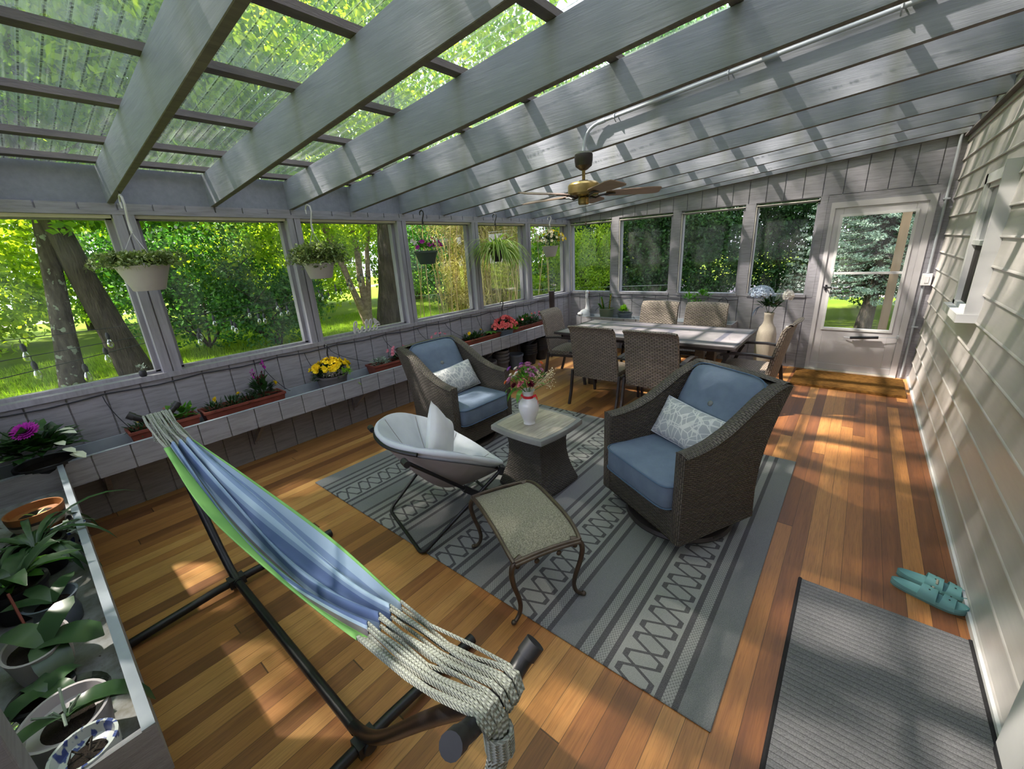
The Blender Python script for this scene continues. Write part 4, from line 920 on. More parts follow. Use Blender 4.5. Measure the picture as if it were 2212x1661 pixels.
for ch, lab, rot, loc in ((arm1, 'grey geometric-patterned lumbar pillow on the right armchair', (radians(62), radians(4), radians(2)), (-0.03, 0.405, 0.585)), (arm2, 'grey geometric-patterned lumbar pillow on the left armchair', (radians(60), radians(-4), 0), (0.02, 0.39, 0.588))):
    b = pillow_mesh(0.50, 0.27, 0.15); o = b.build('lumbar_pillow', M['lattice'], auto=80); tag(o, lab, 'pillow', 'lumbar pillows')
    place_on(ch, o, loc, rot)
    b2 = MB(); n = 18; pts = []
    for i in range(n): pts.append((-1+2*i/n, -1))
    for i in range(n): pts.append((1, -1+2*i/n))
    for i in range(n): pts.append((1-2*i/n, 1))
    for i in range(n): pts.append((-1, 1-2*i/n))
    b2.tube([(x*0.25*(1-0.035*abs(x)*(1-abs(y))), y*0.135*(1-0.06*abs(y)*(1-abs(x))), 0) for x, y in pts], 0.004, 6, closed=True); b2.build('piping', M['grey_cloth'], o)
# ================================================================ side table and vase
T = thing('side_table', 'square wicker side table with a plank top between the armchairs', 'side table', (2.435, -4.405, 0.0095), radians(-4))
def sq(s, bow, n=10):
    P = []
    for k in range(4):
        for i in range(n):
            a = -1+2*i/n; q = (a, -1-bow*(1-a*a)); c, s_ = cos(k*pi/2), sin(k*pi/2); P.append(((q[0]*c-q[1]*s_)*s, (q[0]*s_+q[1]*c)*s))
    return P
def ringstack(b, levels, bow, uvs=True):
    vs = []; uv = []; n = 40; L = 0; pz = None
    for (s, z) in levels:
        P = sq(s, bow); tot = 0
        if pz is not None: L += abs(z-pz)
        pz = z
        for i, p in enumerate(P): vs.append((p[0], p[1], z)); uv.append((i/n*8*0.17, L))
    fs = []
    for j in range(len(levels)-1):
        for i in range(n): k = (i+1) % n; fs.append((j*n+i, j*n+k, (j+1)*n+k, (j+1)*n+i))
    fs.append(tuple(range(n-1, -1, -1))); fs.append(tuple((len(levels)-1)*n+i for i in range(n))); b.add(vs, fs, uv)
b = MB(); lv = [(0.215, 0), (0.218, 0.02), (0.205, 0.06), (0.185, 0.12), (0.168, 0.19), (0.157, 0.27), (0.155, 0.35), (0.162, 0.41), (0.175, 0.46)]
ringstack(b, lv, 0.04); b.build('wicker_base', M['wk_table'], T, auto=50)
b = MB(); ringstack(b, [(0.235, 0.46), (0.243, 0.466), (0.243, 0.498), (0.240, 0.503), (0.228, 0.503)], 0.09); bb = b.build('table_edge', M['plank_edge'], T, auto=35)
b = MB(); ringstack(b, [(0.212, 0.50), (0.212, 0.5045)], 0.09); b.build('tabletop', M['plank'], T, smooth=False)
def flower_ball(mb, c, r, n, L, Wd, d0=(0, 0, 1), open_=0.5, layers=3):
    c = Vector(c); z = Vector(d0).normalized(); x = z.orthogonal().normalized(); y = z.cross(x)
    for l in range(layers):
        el = (0.15+0.75*l/max(1, layers-1)) if layers > 1 else 0.45
        m = max(4, int(n*(1-0.35*l/layers)/layers))
        for i in range(m):
            a = 2*pi*(i+0.5*l)/m+random.uniform(-.1, .1); d = (x*cos(a)+y*sin(a))*cos(el*pi/2)+z*sin(el*pi/2)
            mb.leaf(c+d*r*0.15, d, L*(1-0.15*l), Wd, open_*0.3, up=z, seg=2, blunt=1)
def bloom(mb, c, L, n=5, d0=(0, 0, 1), Wd=None):
    flower_ball(mb, c, L, n, L, Wd or L*0.85, d0, 0.3, 1)
def foliage(mb, c, rad, n, L, Wd, bend=0.5, up=0.5, seg=2, zlo=-0.2):
    c = Vector(c)
    for i in range(n):
        v = rndv(); v.z = zlo+(1-zlo)*abs(v.z) if v.z < zlo else v.z
        p = c+Vector((v.x*rad[0], v.y*rad[1], v.z*rad[2]))*random.uniform(0.45, 1)
        d = (Vector((v.x, v.y, v.z*0.6+up))+rndv()*0.5).normalized(); s = random.uniform(0.7, 1.25)
        mb.leaf(p, d, L*s, Wd*s, bend*random.uniform(0.4, 1.4), seg=seg)
V = thing('flower_vase', 'white vase with a red ribbon and mixed pink bouquet on the side table', 'vase', (2.405, -4.455, 0.5145), 0.3)
b = MB(); b.lathe([(0.036, 0), (0.044, 0.002), (0.044, 0.010), (0.040, 0.016), (0.052, 0.045), (0.068, 0.085), (0.077, 0.125), (0.074, 0.160), (0.056, 0.190), (0.037, 0.205), (0.034, 0.215), (0.040, 0.240), (0.052, 0.262), (0.048, 0.262), (0.036, 0.240), (0.028, 0.210)], 32); b.build('vase_body', M['glass_white'], V, auto=60)
b = MB(); b.lathe([(0.0375, 0.2), (0.040, 0.203), (0.040, 0.219), (0.0365, 0.222)], 28, caps=False)
for s in (-1, 1):
    P = [Vector((s*0.036, -0.01, 0.212)), Vector((s*0.062, -0.01, 0.228)), Vector((s*0.074, -0.012, 0.20)), Vector((s*0.078, -0.014, 0.165))]
    for i in range(3): b.hexa([tuple(P[i]+Vector(q)) for q in ((0, 0, -.009), (0, .003, -.009), (0, .003, .009), (0, 0, .009))]+[tuple(P[i+1]+Vector(q)) for q in ((0, 0, -.009), (0, .003, -.009), (0, .003, .009), (0, 0, .009))])
b.build('ribbon', M['ribbon'], V)
b = MB(); random.seed(5)
stems = [(-.13, -.05, .36), (-.05, .02, .42), (.03, .03, .42), (.06, -.04, .38), (.0, -.06, .34), (-.09, -.02, .33), (.12, .04, .40), (.09, .06, .44), (.17, .02, .34)]
for (x, y, z) in stems: b.tube(bez((0, 0, .18), (0, 0, .26), (x*.5, y*.5, z*.8), (x, y, z), 5), 0.0022, 5)
foliage(b, (0, 0, .34), (.11, .10, .07), 130, .05, .02)
for (x, y, dx, dy, L) in ((-.05, -.03, -1, -.3, .13), (-.045, -.045, -.8, -.8, .15), (-.06, .0, -1, .3, .12), (-.02, -.05, -.1, -1, .14), (-.1, -.03, -1, 0, .10), (-.03, 0.02, -.3, .3, .12)):
    b.leaf((x, y, .27), (dx, dy, .5), L, .035, 2.0, seg=5)
b.leaf((-.03, -.01, .27), (-.2, 0, 1), .13, .022, .2, seg=4)
b.build('bouquet_greens', M['pl_mid'], V)
for nm, mt, items in (('lilac_chrysanthemum', 'f_lil', [(0, .02, .43, .032), (-.045, .01, .425, .03), (.04, .01, .42, .03), (.02, -.03, .41, .028), (-.01, .05, .44, .028), (.07, .0, .40, .028), (.05, -.04, .385, .024), (.075, .05, .435, .024), (.10, .02, .41, .022)]),
                     ('pale_pink_blossom', 'f_pink', [(-.02, -.065, .335, .024), (-.035, -.07, .315, .02), (-.075, 0, .40, .02), (.0, -.06, .35, .02)]),
                     ('white_blossom', 'f_white', [(-.085, .0, .415, .022), (-.07, -.03, .39, .020), (-.095, -.02, .36, .022), (-.115, -.03, .375, .018)]),
                     ('faded_lilac_bloom', 'f_lil', [(-.11, -.06, .345, .034)]), ('violet_blossom', 'f_vio', [(-.145, .02, .405, .022), (-.065, .06, .435, .018)]),
                     ('dark_red_bloom', 'f_plum', [(.045, -.06, .325, .030), (-.075, -.07, .31, .028)]), ('orange_lily', 'f_or', [(.085, .06, .45, .022), (-.14, -.07, .33, .018)])):
    for (x, y, z, r) in items:
        b = MB(); flower_ball(b, (x, y, z), r, 62, r*1.05, r*0.40, (x, y, 0.10), 0.3, 5); b.build(nm, M[mt], V)
b = MB(); random.seed(8)
for k in range(26):
    e = Vector((random.uniform(.06, .19), random.uniform(-.06, .06), random.uniform(.29, .42))); b.tube([(0.02, 0, .26), (e.x*.6, e.y*.6, .30+e.z*.1), tuple(e)], 0.0009, 4)
    for j in range(5): q = e+rndv()*0.018; b.ell(tuple(q), 0.0032, 5, 4)
b.build('filler_sprigs', M['f_cream'], V)
# ================================================================ saucer chair
F = Vector((0.27, 0.963, 0)).normalized(); Lx = Vector((0.963, -0.27, 0)).normalized()
T = thing('saucer_chair', 'pale grey quilted saucer chair on a folding black frame', 'chair', (2.15, -5.10, 0), math.atan2(-0.27, 0.963))
# local frame: x = to the side, y = facing direction
Rm = 0.415; til = radians(27)
def rimP(a, k=1.0, dz=0.0):     # a=0 -> right side, pi/2 front (low)
    x = Rm*cos(a)*k; y = Rm*sin(a)*k
    z = 0.0+0.045*cos(2*a)*k*k
    return Vector((x, y*cos(til)-(-z)*sin(til)*0-0.0, 0.562-y*sin(til)+z+dz))
def bowl(k, a, off):            # k radial 0..1
    p = rimP(a, k); dep = 0.29*(1-k**1.45)
    n = Vector((0, sin(til)*0.9, -cos(til))) 
    return p+Vector((0, -0.04*(1-k*k), -dep))*1.0+Vector((0, 0, off))
b = MB(); NA, NR = 64, 16
def quilt(k, a):
    s = abs(sin(a*4)); rad_ = abs(sin(k*pi*2.0)); return 0.042*(0.15+0.85*s**0.5)*(0.35+0.65*rad_**0.5)
vs = []; fs = []
for j in range(NR+1):
    k = j/NR
    for i in range(NA): a = 2*pi*i/NA; vs.append(tuple(bowl(k, a, quilt(k, a)+0.012)))
for j in range(NR+1):
    k = 1-j/NR
    for i in range(NA): a = 2*pi*i/NA; vs.append(tuple(bowl(k, a, -0.02)))
m = 2*NR+2
# puffy rim ring between top and bottom layer
for j in range(m-1):
    if j == NR: pass
    for i in range(NA): q = (i+1) % NA; fs.append((j*NA+i, j*NA+q, (j+1)*NA+q, (j+1)*NA+i))
b.add(vs, fs); b.v = [p for p in b.v]
o = b.build('quilted_pad', M['grey_cloth'], T, auto=70)
for k in range(8):
    a = pi*k/4+0.001; b = MB(); b.tube([bowl(q, a, quilt(q, a)+0.0125) for q in np.linspace(.12, .98, 12)], 0.0028, 6); b.build('quilt_seam', M['grey_under'], T)
b = MB(); P = [rimP(2*pi*i/72, 1.02, 0.0) for i in range(72)]; b.tube(P, [0.015+0.005*abs(sin(i*8*pi/72)) for i in range(72)], 10, closed=True); b.build('pad_edge', M['grey_cloth'], T)
b = MB(); b.grid(lambda u, v: bowl(v, 2*pi*u, -0.035-0.012*v), 48, 10, flip=True); b.build('nylon_shell', M['grey_under'], T)
b = MB(); P = [rimP(2*pi*i/72, 1.065, -0.024) for i in range(72)]; b.tube([P[i] for i in range(50, 64)], 0.013, 8); b.tube([P[i % 72] for i in range(8, 30)], 0.012, 8); b.tube([P[i] for i in range(34, 47)], 0.012, 8); b.build('rim_tube', M['black'], T)
def uleg(w_, y0, y1, z1, nm, wt):
    b = MB(); r = 0.0115; c = 0.06; fz = 0.012
    up = Vector((0, y1-y0, z1-fz)).normalized()
    for_ = []
    A = Vector((-wt, y1, z1)); B = Vector((-w_/2, y0, fz)); C = Vector((w_/2, y0, fz)); D = Vector((wt, y1, z1))
    P = [A, B+up*c]+bez(B+up*c, B+up*c*.35, B+Vector((c*.35, 0, 0)), B+Vector((c, 0, 0)), 6)[1:]+bez(C-Vector((c, 0, 0)), C-Vector((c*.35, 0, 0)), C+up*c*.35, C+up*c, 6)+[D]
    b.tube(P, r, 10); return b.build(nm, M['black'], T)
uleg(0.60, -0.325, 0.225, 0.425, 'leg_frame', .375); uleg(0.54, 0.36, -0.345, 0.655, 'leg_frame', .30)
for fn in (lambda b: b.bar((0.285, 0.00, 0.34), (0.278, 0.10, 0.25), 0.03, 0.04), lambda b: b.tube([(0.28, -0.35, 0.655), (0.34, -0.35, 0.655)], 0.02, 10), lambda b: b.bar((0.375, 0.215, 0.40), (0.38, 0.235, 0.45), 0.03, 0.03), lambda b: b.bar((-0.375, 0.215, 0.40), (-0.38, 0.235, 0.45), 0.03, 0.03), lambda b: b.tube([(-0.28, -0.35, 0.655), (-0.34, -0.35, 0.655)], 0.02, 10)):
    b = MB(); fn(b); b.build('folding_hinge', M['black_plastic'], T)
# white throw pillow standing in the saucer
b = pillow_mesh(0.36, 0.36, 0.12, corner=0.3); o = b.build('throw_pillow', M['cream_cloth'], auto=80); tag(o, 'small white pillow standing corner-up in the pale grey saucer chair', 'pillow')
o.location = (2.16, -5.10, 0.60); o.rotation_euler = (radians(78), radians(45), radians(112))
# ================================================================ footstool
T = thing('footstool', 'bronze-framed footstool with an arched olive sling seat', 'footstool', (2.918, -5.222, 0.0095), math.atan2(-0.278, 0.545))
L2, W2, Zt = 0.305, 0.19, 0.405
arch = lambda t_: -0.05*abs(t_)**3.2
b = MB(); b.grid(lambda u, v: ((2*u-1)*L2*0.985, (2*v-1)*(W2-0.004)*(1-0.06*(abs(2*u-1))**6), Zt+arch((2*u-1)*0.98)-0.004), 28, 8); b.grid(lambda u, v: ((2*u-1)*L2*0.985, (2*v-1)*(W2-0.004)*(1-0.06*(abs(2*u-1))**6), Zt-0.006+arch((2*u-1)*0.98)-0.004), 28, 8, flip=True); b.build('sling_seat', M['sling'], T)
b = MB()
for s in (-1, 1):
    P = [Vector(((2*i/24-1)*L2, s*W2*(1-0.06*(abs(2*i/24-1))**6), Zt+arch(2*i/24-1))) for i in range(25)]; b.tube(P, 0.011, 8); b.tube([p+Vector((0, 0, -0.013)) for p in P], 0.006, 6)
b.build('side_rail', M['bronze'], T)
for sx_ in (-1, 1):
    b = MB()
    for dx, dz, r in ((0, 0, .010), (0.010, -.010, .0085), (-0.006, -.019, .007)):
        P = [Vector((sx_*(L2+dx), y, Zt-0.05+dz+0.012*cos(y/W2*pi/2))) for y in np.linspace(-W2*.92, W2*.92, 15)]; b.tube(P, r, 8)
    for y in (-0.06, 0.06): b.ell((sx_*L2, y, Zt-0.085), (0.009, 0.014, 0.014), 10, 6)
    b.build('end_rail', M['bronze'], T)
    for sy in (-1, 1):
        b = MB(); k = Vector((sx_*0.35, sy*1.0, 0)).normalized()
        base = Vector((sx_*L2*0.98, sy*W2*0.93, 0))
        P = [base+k*o_+Vector((0, 0, z)) for o_, z in ((-0.045, Zt-0.048), (-0.012, Zt-0.052), (0.012, Zt-0.075), (0.020, Zt-0.115), (0.008, 0.22), (-0.018, 0.14), (-0.028, 0.08), (-0.018, 0.035), (0.006, 0.014), (0.024, 0.010))]
        Q = []; 
        for i in range(len(P)-1): 
            for j in range(3): Q.append(P[i].lerp(P[i+1], j/3))
        Q.append(P[-1]); n_ = len(Q); Q = [Q[0]]+[(Q[i-1]+Q[i]*2+Q[i+1])/4 for i in range(1, n_-1)]+[Q[-1]]
        b.tube(Q, [0.0155-0.006*(i/n_) for i in range(n_)], 8); b.ell(tuple(P[-1]+Vector((0, 0, 0.002))), (0.014, 0.014, 0.012), 10, 6)
        b.ell(tuple(base+k*-0.02+Vector((0, 0, Zt-0.085))), 0.014, 10, 6); b.build('leg', M['bronze'], T)
# ================================================================ dining table and chairs
T = thing('dining_table', 'long grey tile-topped dining table with metal frame', 'table', (2.25, -1.765, 0), 0.0)
b = MB(); b.box(-1.035, 1.035, -0.50, 0.50, 0.700, 0.719); o = b.build('tabletop', M['tile'], T, smooth=False)
b = MB()
for (x0, x1, y0, y1) in ((-1.065, 1.065, -0.53, -0.50), (-1.065, 1.065, 0.50, 0.53), (-1.065, -1.035, -0.5, 0.5), (1.035, 1.065, -0.5, 0.5)): b.box(x0, x1, y0, y1, 0.690, 0.722)
for (x0, x1, y0, y1) in ((-1.0, 1.0, -0.46, -0.43), (-1.0, 1.0, 0.43, 0.46), (-1.0, -0.97, -0.46, 0.46), (0.97, 1.0, -0.46, 0.46)): b.box(x0, x1, y0, y1, 0.645, 0.690)
bevel(b.build('table_frame', M['frame_dk'], T, smooth=False), 0.004)
for sx_ in (-1, 1):
    for sy in (-1, 1):
        b = MB(); b.box(sx_*0.66-0.045, sx_*0.66+0.045, sy*0.24-0.045, sy*0.24+0.045, 0.0, 0.69); bevel(b.build('leg', M['bronze'], T, smooth=False), 0.008)
b = MB(); b.box(-0.66, 0.66, -0.02, 0.02, 0.12, 0.17); b.box(-0.68, -0.64, -0.24, 0.24, 0.10, 0.15); b.box(0.64, 0.68, -0.24, 0.24, 0.10, 0.15); b.build('stretcher', M['frame_dk'], T, smooth=False)
CG = 'wicker dining chairs around the tile-topped table'
def dchair(lab, loc, rz):
    # local: faces +y; back at y=-0.30
    T = thing('dining_chair', lab, 'chair', loc, rz, CG)
    w_ = 0.272
    def bp_(u, v, off):
        x = (2*u-1)*w_*(1-0.04*v); z = 0.33+0.605*v; y = -0.235-0.10*v-0.02*v*v-0.03*cos((2*u-1)*pi/2)*0.8+off
        if v > 0.93: y -= 0.5*(v-0.93)
        z -= 0.012*(abs(2*u-1)**6)*v
        return (x, y, z)
    b = MB(); uvf = lambda u, v: (u*2*w_, v*0.61)
    b.grid(lambda u, v: bp_(u, v, 0.022), 12, 22, uvf, flip=True); b.grid(lambda u, v: bp_(u, v, -0.022), 12, 22, uvf)
    for uu_, fl in ((0, True), (1, False)): b.grid(lambda u, v: Vector(bp_(uu_, v, -0.022+0.044*u))+Vector(((2*uu_-1)*0.008*sin(pi*u), 0, 0)), 4, 22, lambda u, v: (v*.6, u*.044), flip=not fl)
    b.grid(lambda u, v: Vector(bp_(u, 1, -0.022+0.044*v))+Vector((0, 0, 0.012*sin(pi*v))), 12, 4, lambda u, v: (u*2*w_, v*.06)); b.grid(lambda u, v: bp_(u, 0, 0.022-0.044*v), 12, 2, lambda u, v: (u*2*w_, v*.06))
    b.build('backrest', M['wk_grey'], T, auto=60)
    b = MB(); b.grid(lambda u, v: ((2*u-1)*0.255, -0.24+0.50*v, 0.425+0.012*sin(pi*u)-0.03*max(0, v-.85)/.15), 10, 12, lambda u, v: (u*.51, v*.5))
    b.grid(lambda u, v: ((2*u-1)*0.255, -0.24+0.50*v, 0.375), 3, 3, lambda u, v: (u*.51, v*.5), flip=True)
    b.grid(lambda u, v: ((2*u-1)*0.255, 0.26, 0.375+(0.395-0.375+0.012*sin(pi*u))*v), 10, 2, lambda u, v: (u*.51, v*.05))
    for s in (-1, 1): b.grid(lambda u, v: (s*0.255, -0.24+0.5*u, 0.375+(0.05-0.03*max(0, u-.85)/.15)*v), 8, 2, lambda u, v: (u*.5, v*.05), flip=(s < 0))
    b.build('seat', M['wk_grey'], T, auto=50)
    for s in (-1, 1):
        b = MB(); x = s*0.290
        P = [(x, -0.26, 0.40), (x, -0.275, 0.30), (x, -0.30, 0.15), (x, -0.345, 0.0)]
        for i in range(3): b.bar(P[i], P[i+1], 0.022, 0.034, up=(0, 1, 0.1))
        b.build('rear_leg', M['frame_dk'], T, smooth=False)
        b = MB(); Q = bez((x, -0.20, 0.36), (x, 0.10, 0.38), (x, 0.25, 0.30), (x, 0.275, 0.0), 8)
        A_ = bez((x, 0.275, 0.0), (x, 0.25, 0.25), (x, 0.17, 0.52), (x, 0.12, 0.585), 8)
        for i in range(8): b.bar(A_[i], A_[i+1], 0.022, 0.034, up=(0, 1, 0.2))
        b.build('front_leg', M['frame_dk'], T, smooth=False)
        b = MB(); Q = [(x, -0.29, 0.605), (x+s*0.006, -0.1, 0.62), (x+s*0.008, 0.08, 0.612), (x+s*0.004, 0.19, 0.585)]
        for i in range(3): b.bar(Q[i], Q[i+1], 0.048, 0.022)
        b.build('armrest', M['frame_dk'], T, smooth=False)
    b = MB()
    for s in (-1, 1): b.bar((s*0.288, -0.26, 0.365), (s*0.288, 0.24, 0.375), 0.02, 0.03)
    b.bar((-0.288, 0.235, 0.37), (0.288, 0.235, 0.37), 0.02, 0.03); b.bar((-0.288, -0.25, 0.365), (0.288, -0.25, 0.365), 0.02, 0.03); b.build('seat_frame', M['frame_dk'], T, smooth=False)
    return T
dc = dchair('wicker dining chair on the near side of the table, its back left of the other', (2.02, -2.47, 0), 0)
def dcopy(lab, loc, rz):
    c = dup(dc); c['label'] = lab; c.location = loc; c.rotation_euler = (0, 0, rz); return c
dcopy('wicker dining chair on the near side of the table, behind the right armchair', (2.655, -2.475, 0), 0.02)
dcopy('wicker dining chair on the far side of the table, next to the potted succulents', (1.975, -1.08, 0), pi)
dcopy('wicker dining chair on the far side of the table, nearer the hydrangea vase', (2.61, -1.08, 0), pi)
dcopy('wicker dining chair at the left end of the table by the flower tray', (1.22, -1.84, 0), -pi/2+0.12)
dcopy('wicker dining chair at the right end of the table, turned toward the vase', (3.34, -1.78, 0), pi/2-0.06)
# ================================================================ sandals
def sandal(lab, loc, rz, mir):
    T = thing('sandal', lab, 'sandal', loc, rz, 'mint slide sandals')
    L = 0.275
    def half(t_): # half width along the sole, t 0 heel..1 toe
        return max(0.003, 0.037*max(0, 1-abs(2*t_-1)**3.4)**0.5*(0.84+0.30*t_))
    def asym(t_): return mir*0.010*sin(t_*pi)*(t_-0.3)
    b = MB()
    for (z0, z1, g) in ((0.0, 0.018, 1.0),): 
        b.grid(lambda u, v: (asym(v)+(2*u-1)*half(v), v*L-L/2, 0.0+0.008*max(0, v-.8)/.2), 6, 24, flip=True)
        for s in (0, 1): b.grid(lambda u, v: (asym(v)+(2*s-1)*half(v)*(1+0.05*u), v*L-L/2, 0.0+0.020*u+0.008*max(0, v-.8)/.2), 2, 24, flip=(s == 1))
    b.build('outsole', M['mint_dk'], T, auto=60)
    b = MB(); b.grid(lambda u, v: (asym(v)+(2*u-1)*half(v)*1.04, v*L-L/2, 0.020+0.010*(abs(2*u-1)**3)+0.006*(2*v-1)**4+0.008*max(0, v-.8)/.2), 10, 24)
    for s in (0, 1): b.grid(lambda u, v: (asym(v)+(2*s-1)*half(v)*1.045, v*L-L/2, 0.012+(0.018+0.006*(2*v-1)**4)*u+0.008*max(0, v-.8)/.2), 2, 24, flip=(s == 1))
    b.build('footbed', M['mint'], T, auto=60)
    for (t0, t1, h) in ((0.40, 0.61, 0.055), (0.68, 0.84, 0.046)):
        def st(u, v, off):
            t_ = t0+(t1-t0)*v+(0.03*(abs(2*u-1)**2)*(-1 if v < .5 else 0.4)); a = pi*u
            return (asym(t_)-cos(a)*(half(t_)*1.02+off*0.6), t_*L-L/2, 0.014+sin(a)**0.75*(h-0.010*v+off))
        b = MB(); b.grid(lambda u, v: st(u, v, 0.004), 18, 5, flip=True); b.grid(lambda u, v: st(u, v, 0), 18, 5)
        for e_, fl in ((0, False), (1, True)): b.grid(lambda u, v: st(u, e_, 0.004*v), 18, 1, flip=fl)
        sp_ = b.build('strap', M['mint'], T, auto=60)
        b = MB()
        for u_ in (0.38, 0.62):
            q = st(u_, 0.5, 0.0045); b.ell(q, (0.004, 0.004, 0.002), 8, 5)
        b.build('strap_hole', M['black_plastic'], sp_)
        if t0 < 0.5:
            b = MB()
            for k in range(4):
                q = st(0.22+0.045*k if mir > 0 else 0.78-0.045*k, 0.62, 0.006); b.ell(q, (0.0045, 0.0055, 0.005), 8, 6)
            b.build('letter_charm', M['charm'], sp_)
    return T
sandal('mint green slide sandal nearer the ribbed mat', (4.640, -4.205, 0.0), radians(-107+3), 1)
sandal('mint green slide sandal tucked closer to the siding', (4.668, -4.105, 0.0), radians(-107+7), -1)
# ================================================================ hammock and stand
HX0, HX1, HY = 0.90, 3.71, -6.28
T = thing('hammock_stand', 'black tubular steel hammock stand on the near floor', 'hammock stand', (2.30, HY, 0), 0)
r_ = 0.0215
b = MB(); b.tube([(-0.64, 0, 0.055), (0.64, 0, 0.055)], r_, 14); b.build('spine', M['black'], T)
for s, x in ((-1, -0.62), (1, 0.70)):
    b = MB(); b.tube([(x, -0.52, 0.024), (x, -0.46, 0.03), (x, -0.1, 0.055), (x, 0.1, 0.055), (x, 0.46, 0.03), (x, 0.54, 0.024)], r_, 14); o = b.build('floor_bar', M['black'], T)
    for y in (-0.56, 0.50): b = MB(); b.tube([(x, y, 0.025), (x, y+0.055, 0.025)], 0.0245, 14); b.build('end_cap', M['black_plastic'], o)
    b = MB(); b.tube([(x-0.04, 0, 0.055), (x+0.04, 0, 0.055)], 0.026, 14); b.bar((x, -0.04, 0.055), (x, 0.04, 0.055), 0.06, 0.05); b.build('joint_collar', M['black_plastic'], T)
for s, x0, x1 in ((-1, -0.60, HX0-2.30), (1, 0.62, HX1-2.30)):
    b = MB(); P = bez((x0, 0, 0.06), (x0+(x1-x0)*.25, 0, 0.10), (x0+(x1-x0)*.45, 0, 0.42), (x1-s*0.012, 0, 0.875), 12); b.tube(P, r_, 14); b.build('upright_arm', M['black'], T)
    b = MB(); c = 0.092
    P = [(x1+s*0.012, -c-0.022, 0.927), (x1+s*.004, -c, 0.908), (x1, -c+0.02, 0.893), (x1, -c+0.05, 0.886), (x1, 0, 0.882), (x1, c-0.05, 0.886), (x1, c-0.02, 0.893), (x1+s*.004, c, 0.908), (x1+s*.012, c+0.022, 0.927)]
    b.tube(P, 0.0195, 14); o = b.build('cradle_hook', M['black'], T)
    for k in (0, -1):
        q = Vector(P[k]); d = (q-Vector(P[1 if k == 0 else -2])).normalized(); b = MB(); b.tube([q-d*0.02, q+d*0.012], 0.0225, 14); b.build('end_cap', M['black_plastic'], o)
H = thing('hammock', 'striped blue, green and white cotton hammock hung on the black stand', 'hammock', (2.30, HY, 0), 0)
xa, xb = 1.34-2.30, 3.30-2.30
NS, NC = 70, 96
def hz(t_): return 0.80-0.33*4*t_*(1-t_)*0.9+0.0
def cloth(u, v):   # u across 0..1, v along 0..1
    x = xa+(xb-xa)*v
    mid = sin(pi*v)
    wd = 0.068+0.058*mid
    z0 = 0.815-0.26*4*v*(1-v)*0.62
    # cross section: a folded trough, deeper in the middle, gathered folds at the ends
    s = (u-0.5)*2
    fold = (1-0.85*max(0.0, min(1.0, (-s-0.45)/0.25)))*sin(s*pi*4.0+1.2*v)*(0.030-0.004*mid)*(1-0.25*mid)+sin(s*pi*2.2+0.5)*0.018*mid
    y = s*wd+0.012*sin(s*9+v*5)*mid+0.035*mid
    z = z0+fold*0.9+0.17*mid*(abs(s)**1.6)*(1.0 if s < 0 else 0.82)-0.10*mid
    return Vector((x+0.012*sin(s*pi*4)*(1-mid)*(1 if v < .5 else -1), y, z))
b = MB(); b.grid(lambda u, v: cloth(u, v), NC, NS, lambda u, v: (u, v*2.0)); o = b.build('hammock_cloth', M['hammock'], H, auto=80)
m_ = o.modifiers.new('thickness', 'SOLIDIFY'); m_.thickness = 0.004
random.seed(3)
for s, v, hx in ((-1, 0.0, HX0-2.30), (1, 1.0, HX1-2.30)):
    b = MB(); nR = 12
    for k in range(nR):
        u = (k+0.5)/nR; e = cloth(u, v); h_y = (u-0.5)*0.13+random.uniform(-.006, .006)
        top = Vector((hx, h_y, 0.882+0.0235+0.004*random.random()))
        P = [e]+[e.lerp(top, t_)+Vector((0, random.uniform(-.006, .006), -0.02*sin(pi*t_)+random.uniform(-.004, .004))) for t_ in (0.25, 0.5, 0.75)]+[top+Vector((-s*0.012, 0, -0.001)), top+Vector((s*0.012, 0, -0.004)), Vector((hx+s*0.027, h_y*0.9, 0.880)), Vector((hx+s*0.020, h_y*0.75, 0.852))]
        b.tube(P, 0.0048, 6)
        q = cloth(min(1, u+0.03), v); P2 = [q]+[q.lerp(top, t_)+Vector((0, random.uniform(-.007, .007), -0.012*sin(pi*t_))) for t_ in (0.33, 0.66)]+[top+Vector((-s*0.012, 0.004, 0.001)), top+Vector((s*0.012, 0.004, -0.002)), Vector((hx+s*0.029, h_y*0.9+.004, 0.878))]
        b.tube(P2, 0.0046, 6)
    b.build('hanging_cords', M['rope'], H)
    b = MB()  # gathered tail wrapped below the hook
    for k in range(9):
        a = 2*pi*k/9; P = [Vector((hx+s*0.022, 0.014*cos(a)-0.01, 0.865+0.01*sin(a))), Vector((hx+s*(0.025+0.010*sin(a)), 0.016*cos(a)-0.015, 0.82)), Vector((hx+s*(0.020+0.012*sin(a)), 0.018*cos(a)-0.02, 0.77)), Vector((hx+s*(0.012+0.010*sin(a)), 0.014*cos(a)-0.028, 0.72+0.012*random.random()))]
        b.tube(P, 0.0095, 7)
    for k in range(7): z = 0.842-k*0.008; b.tube([Vector((hx+s*0.022+0.026*cos(a), -0.015+0.026*sin(a), z+0.001*a)) for a in [2*pi*i/14 for i in range(15)]], 0.005, 6)
    b.build('knotted_loop', M['rope'], H)
